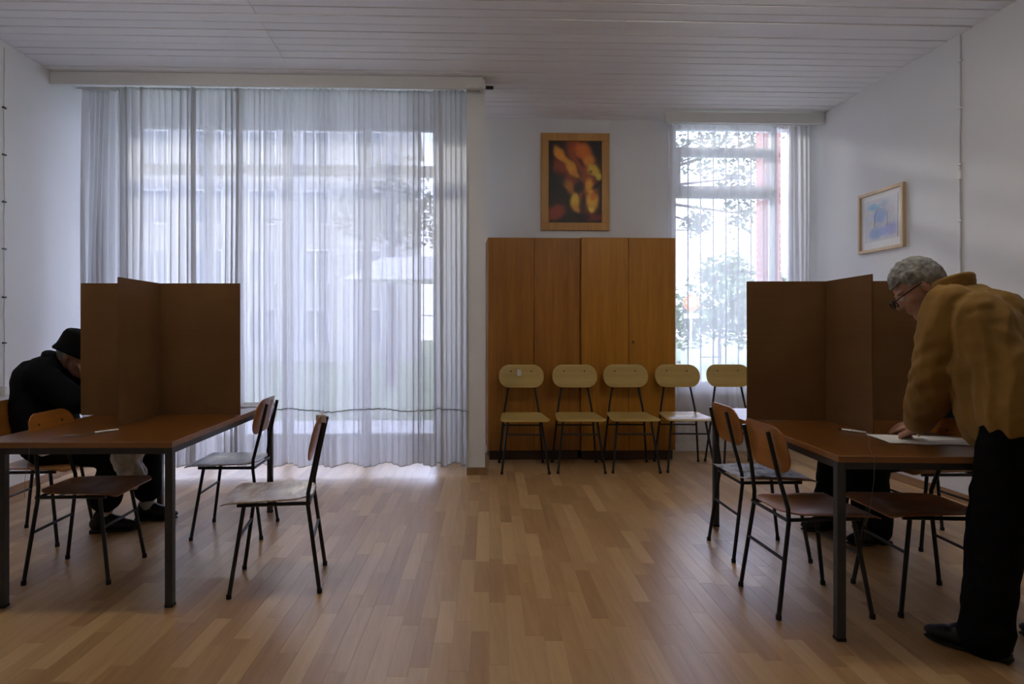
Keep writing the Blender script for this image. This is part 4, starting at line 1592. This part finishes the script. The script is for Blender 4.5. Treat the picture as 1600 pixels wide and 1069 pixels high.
# round road sign
sg = empty('road_sign', (7.05, 18.6, -.25))
tag(sg, 'round orange sign on a pole on the lawn outside the narrow window', 'sign')
MB().tube([(0, 0, 0), (0, 0, 2.55)], .03, 8).build('pole', 'white_plastic', sg, True)
ds = [(.24 * math.cos(R(15 * k)), .24 * math.sin(R(15 * k))) for k in range(24)]
d_ = MB().plate(ds, .02, lambda u, v, w: (u, -.04 - w, 2.28 + v), 2).build('disc', 'sign_orange', sg, True)
ds = [(.15 * math.cos(R(15 * k)), .13 * math.sin(R(15 * k))) for k in range(24)]
MB().plate(ds, .006, lambda u, v, w: (u, -.054 - w, 2.28 + v), 2).build('disc_centre', 'sign_pale', d_, True)
MB().cspan((-.22, -.05, 1.83), (.22, -.03, 1.97), .004).build('plate', 'white_plastic', sg)

# canopy seen through the big curtain
cn = empty('canopy_shelter', (-1.05, 11.6, -.235))
tag(cn, 'white sloping canopy roof outside the right part of the big window', 'shelter')
MB().add([(-.75, -.6, 2.35), (.95, -.6, 2.35), (.95, .6, 2.35), (-.75, .6, 2.35), (-.15, -.6, 2.72), (.95, -.6, 2.75), (.95, .6, 2.75), (-.15, .6, 2.72)],
         [(0, 1, 5, 4), (1, 2, 6, 5), (2, 3, 7, 6), (3, 0, 4, 7), (4, 5, 6, 7), (3, 2, 1, 0)]).build('roof', 'canopy_white', cn)
for x in (-.6, .85):
    for y in (-.5, .5):
        MB().tube([(x, y, 0), (x, y, 2.36)], .03, 8).build('post', 'metal_grey', cn, True)

# apartment building across the street
ab = empty('apartment_building', (-9, 30, -.25))
tag(ab, 'pale apartment block across the street behind the big window', 'building')
MB().span((-13, 0, 0), (7.2, 8, 11.5)).build('wall', 'facade', ab)
MB().cspan((-13.2, -.25, 11.5), (7.4, 8.2, 11.8), .03).build('cornice', 'facade', ab)
wf_me = None
for r_ in range(4):
    for c_ in range(8):
        x = -12 + c_ * 2.45
        z = .9 + r_ * 2.75
        if wf_me is None:
            m_ = MB()
            m_.span((-.65, -.05, -.06), (.65, .06, 0)).span((-.65, -.05, 1.5), (.65, .06, 1.56)).span((-.65, -.05, 0), (-.58, .06, 1.5)).span((.58, -.05, 0), (.65, .06, 1.5)).span((-.03, -.05, 0), (.03, .06, 1.5))
            wf_me = m_.mesh('window')
            pn_me = MB().span((-.58, -.012, 0), (.58, 0.0, 1.5)).mesh('pane')
        w = link('window', wf_me, 'window_white', ab)
        w.location = (x, 0, z)
        link('pane', pn_me, 'facade_window', w)
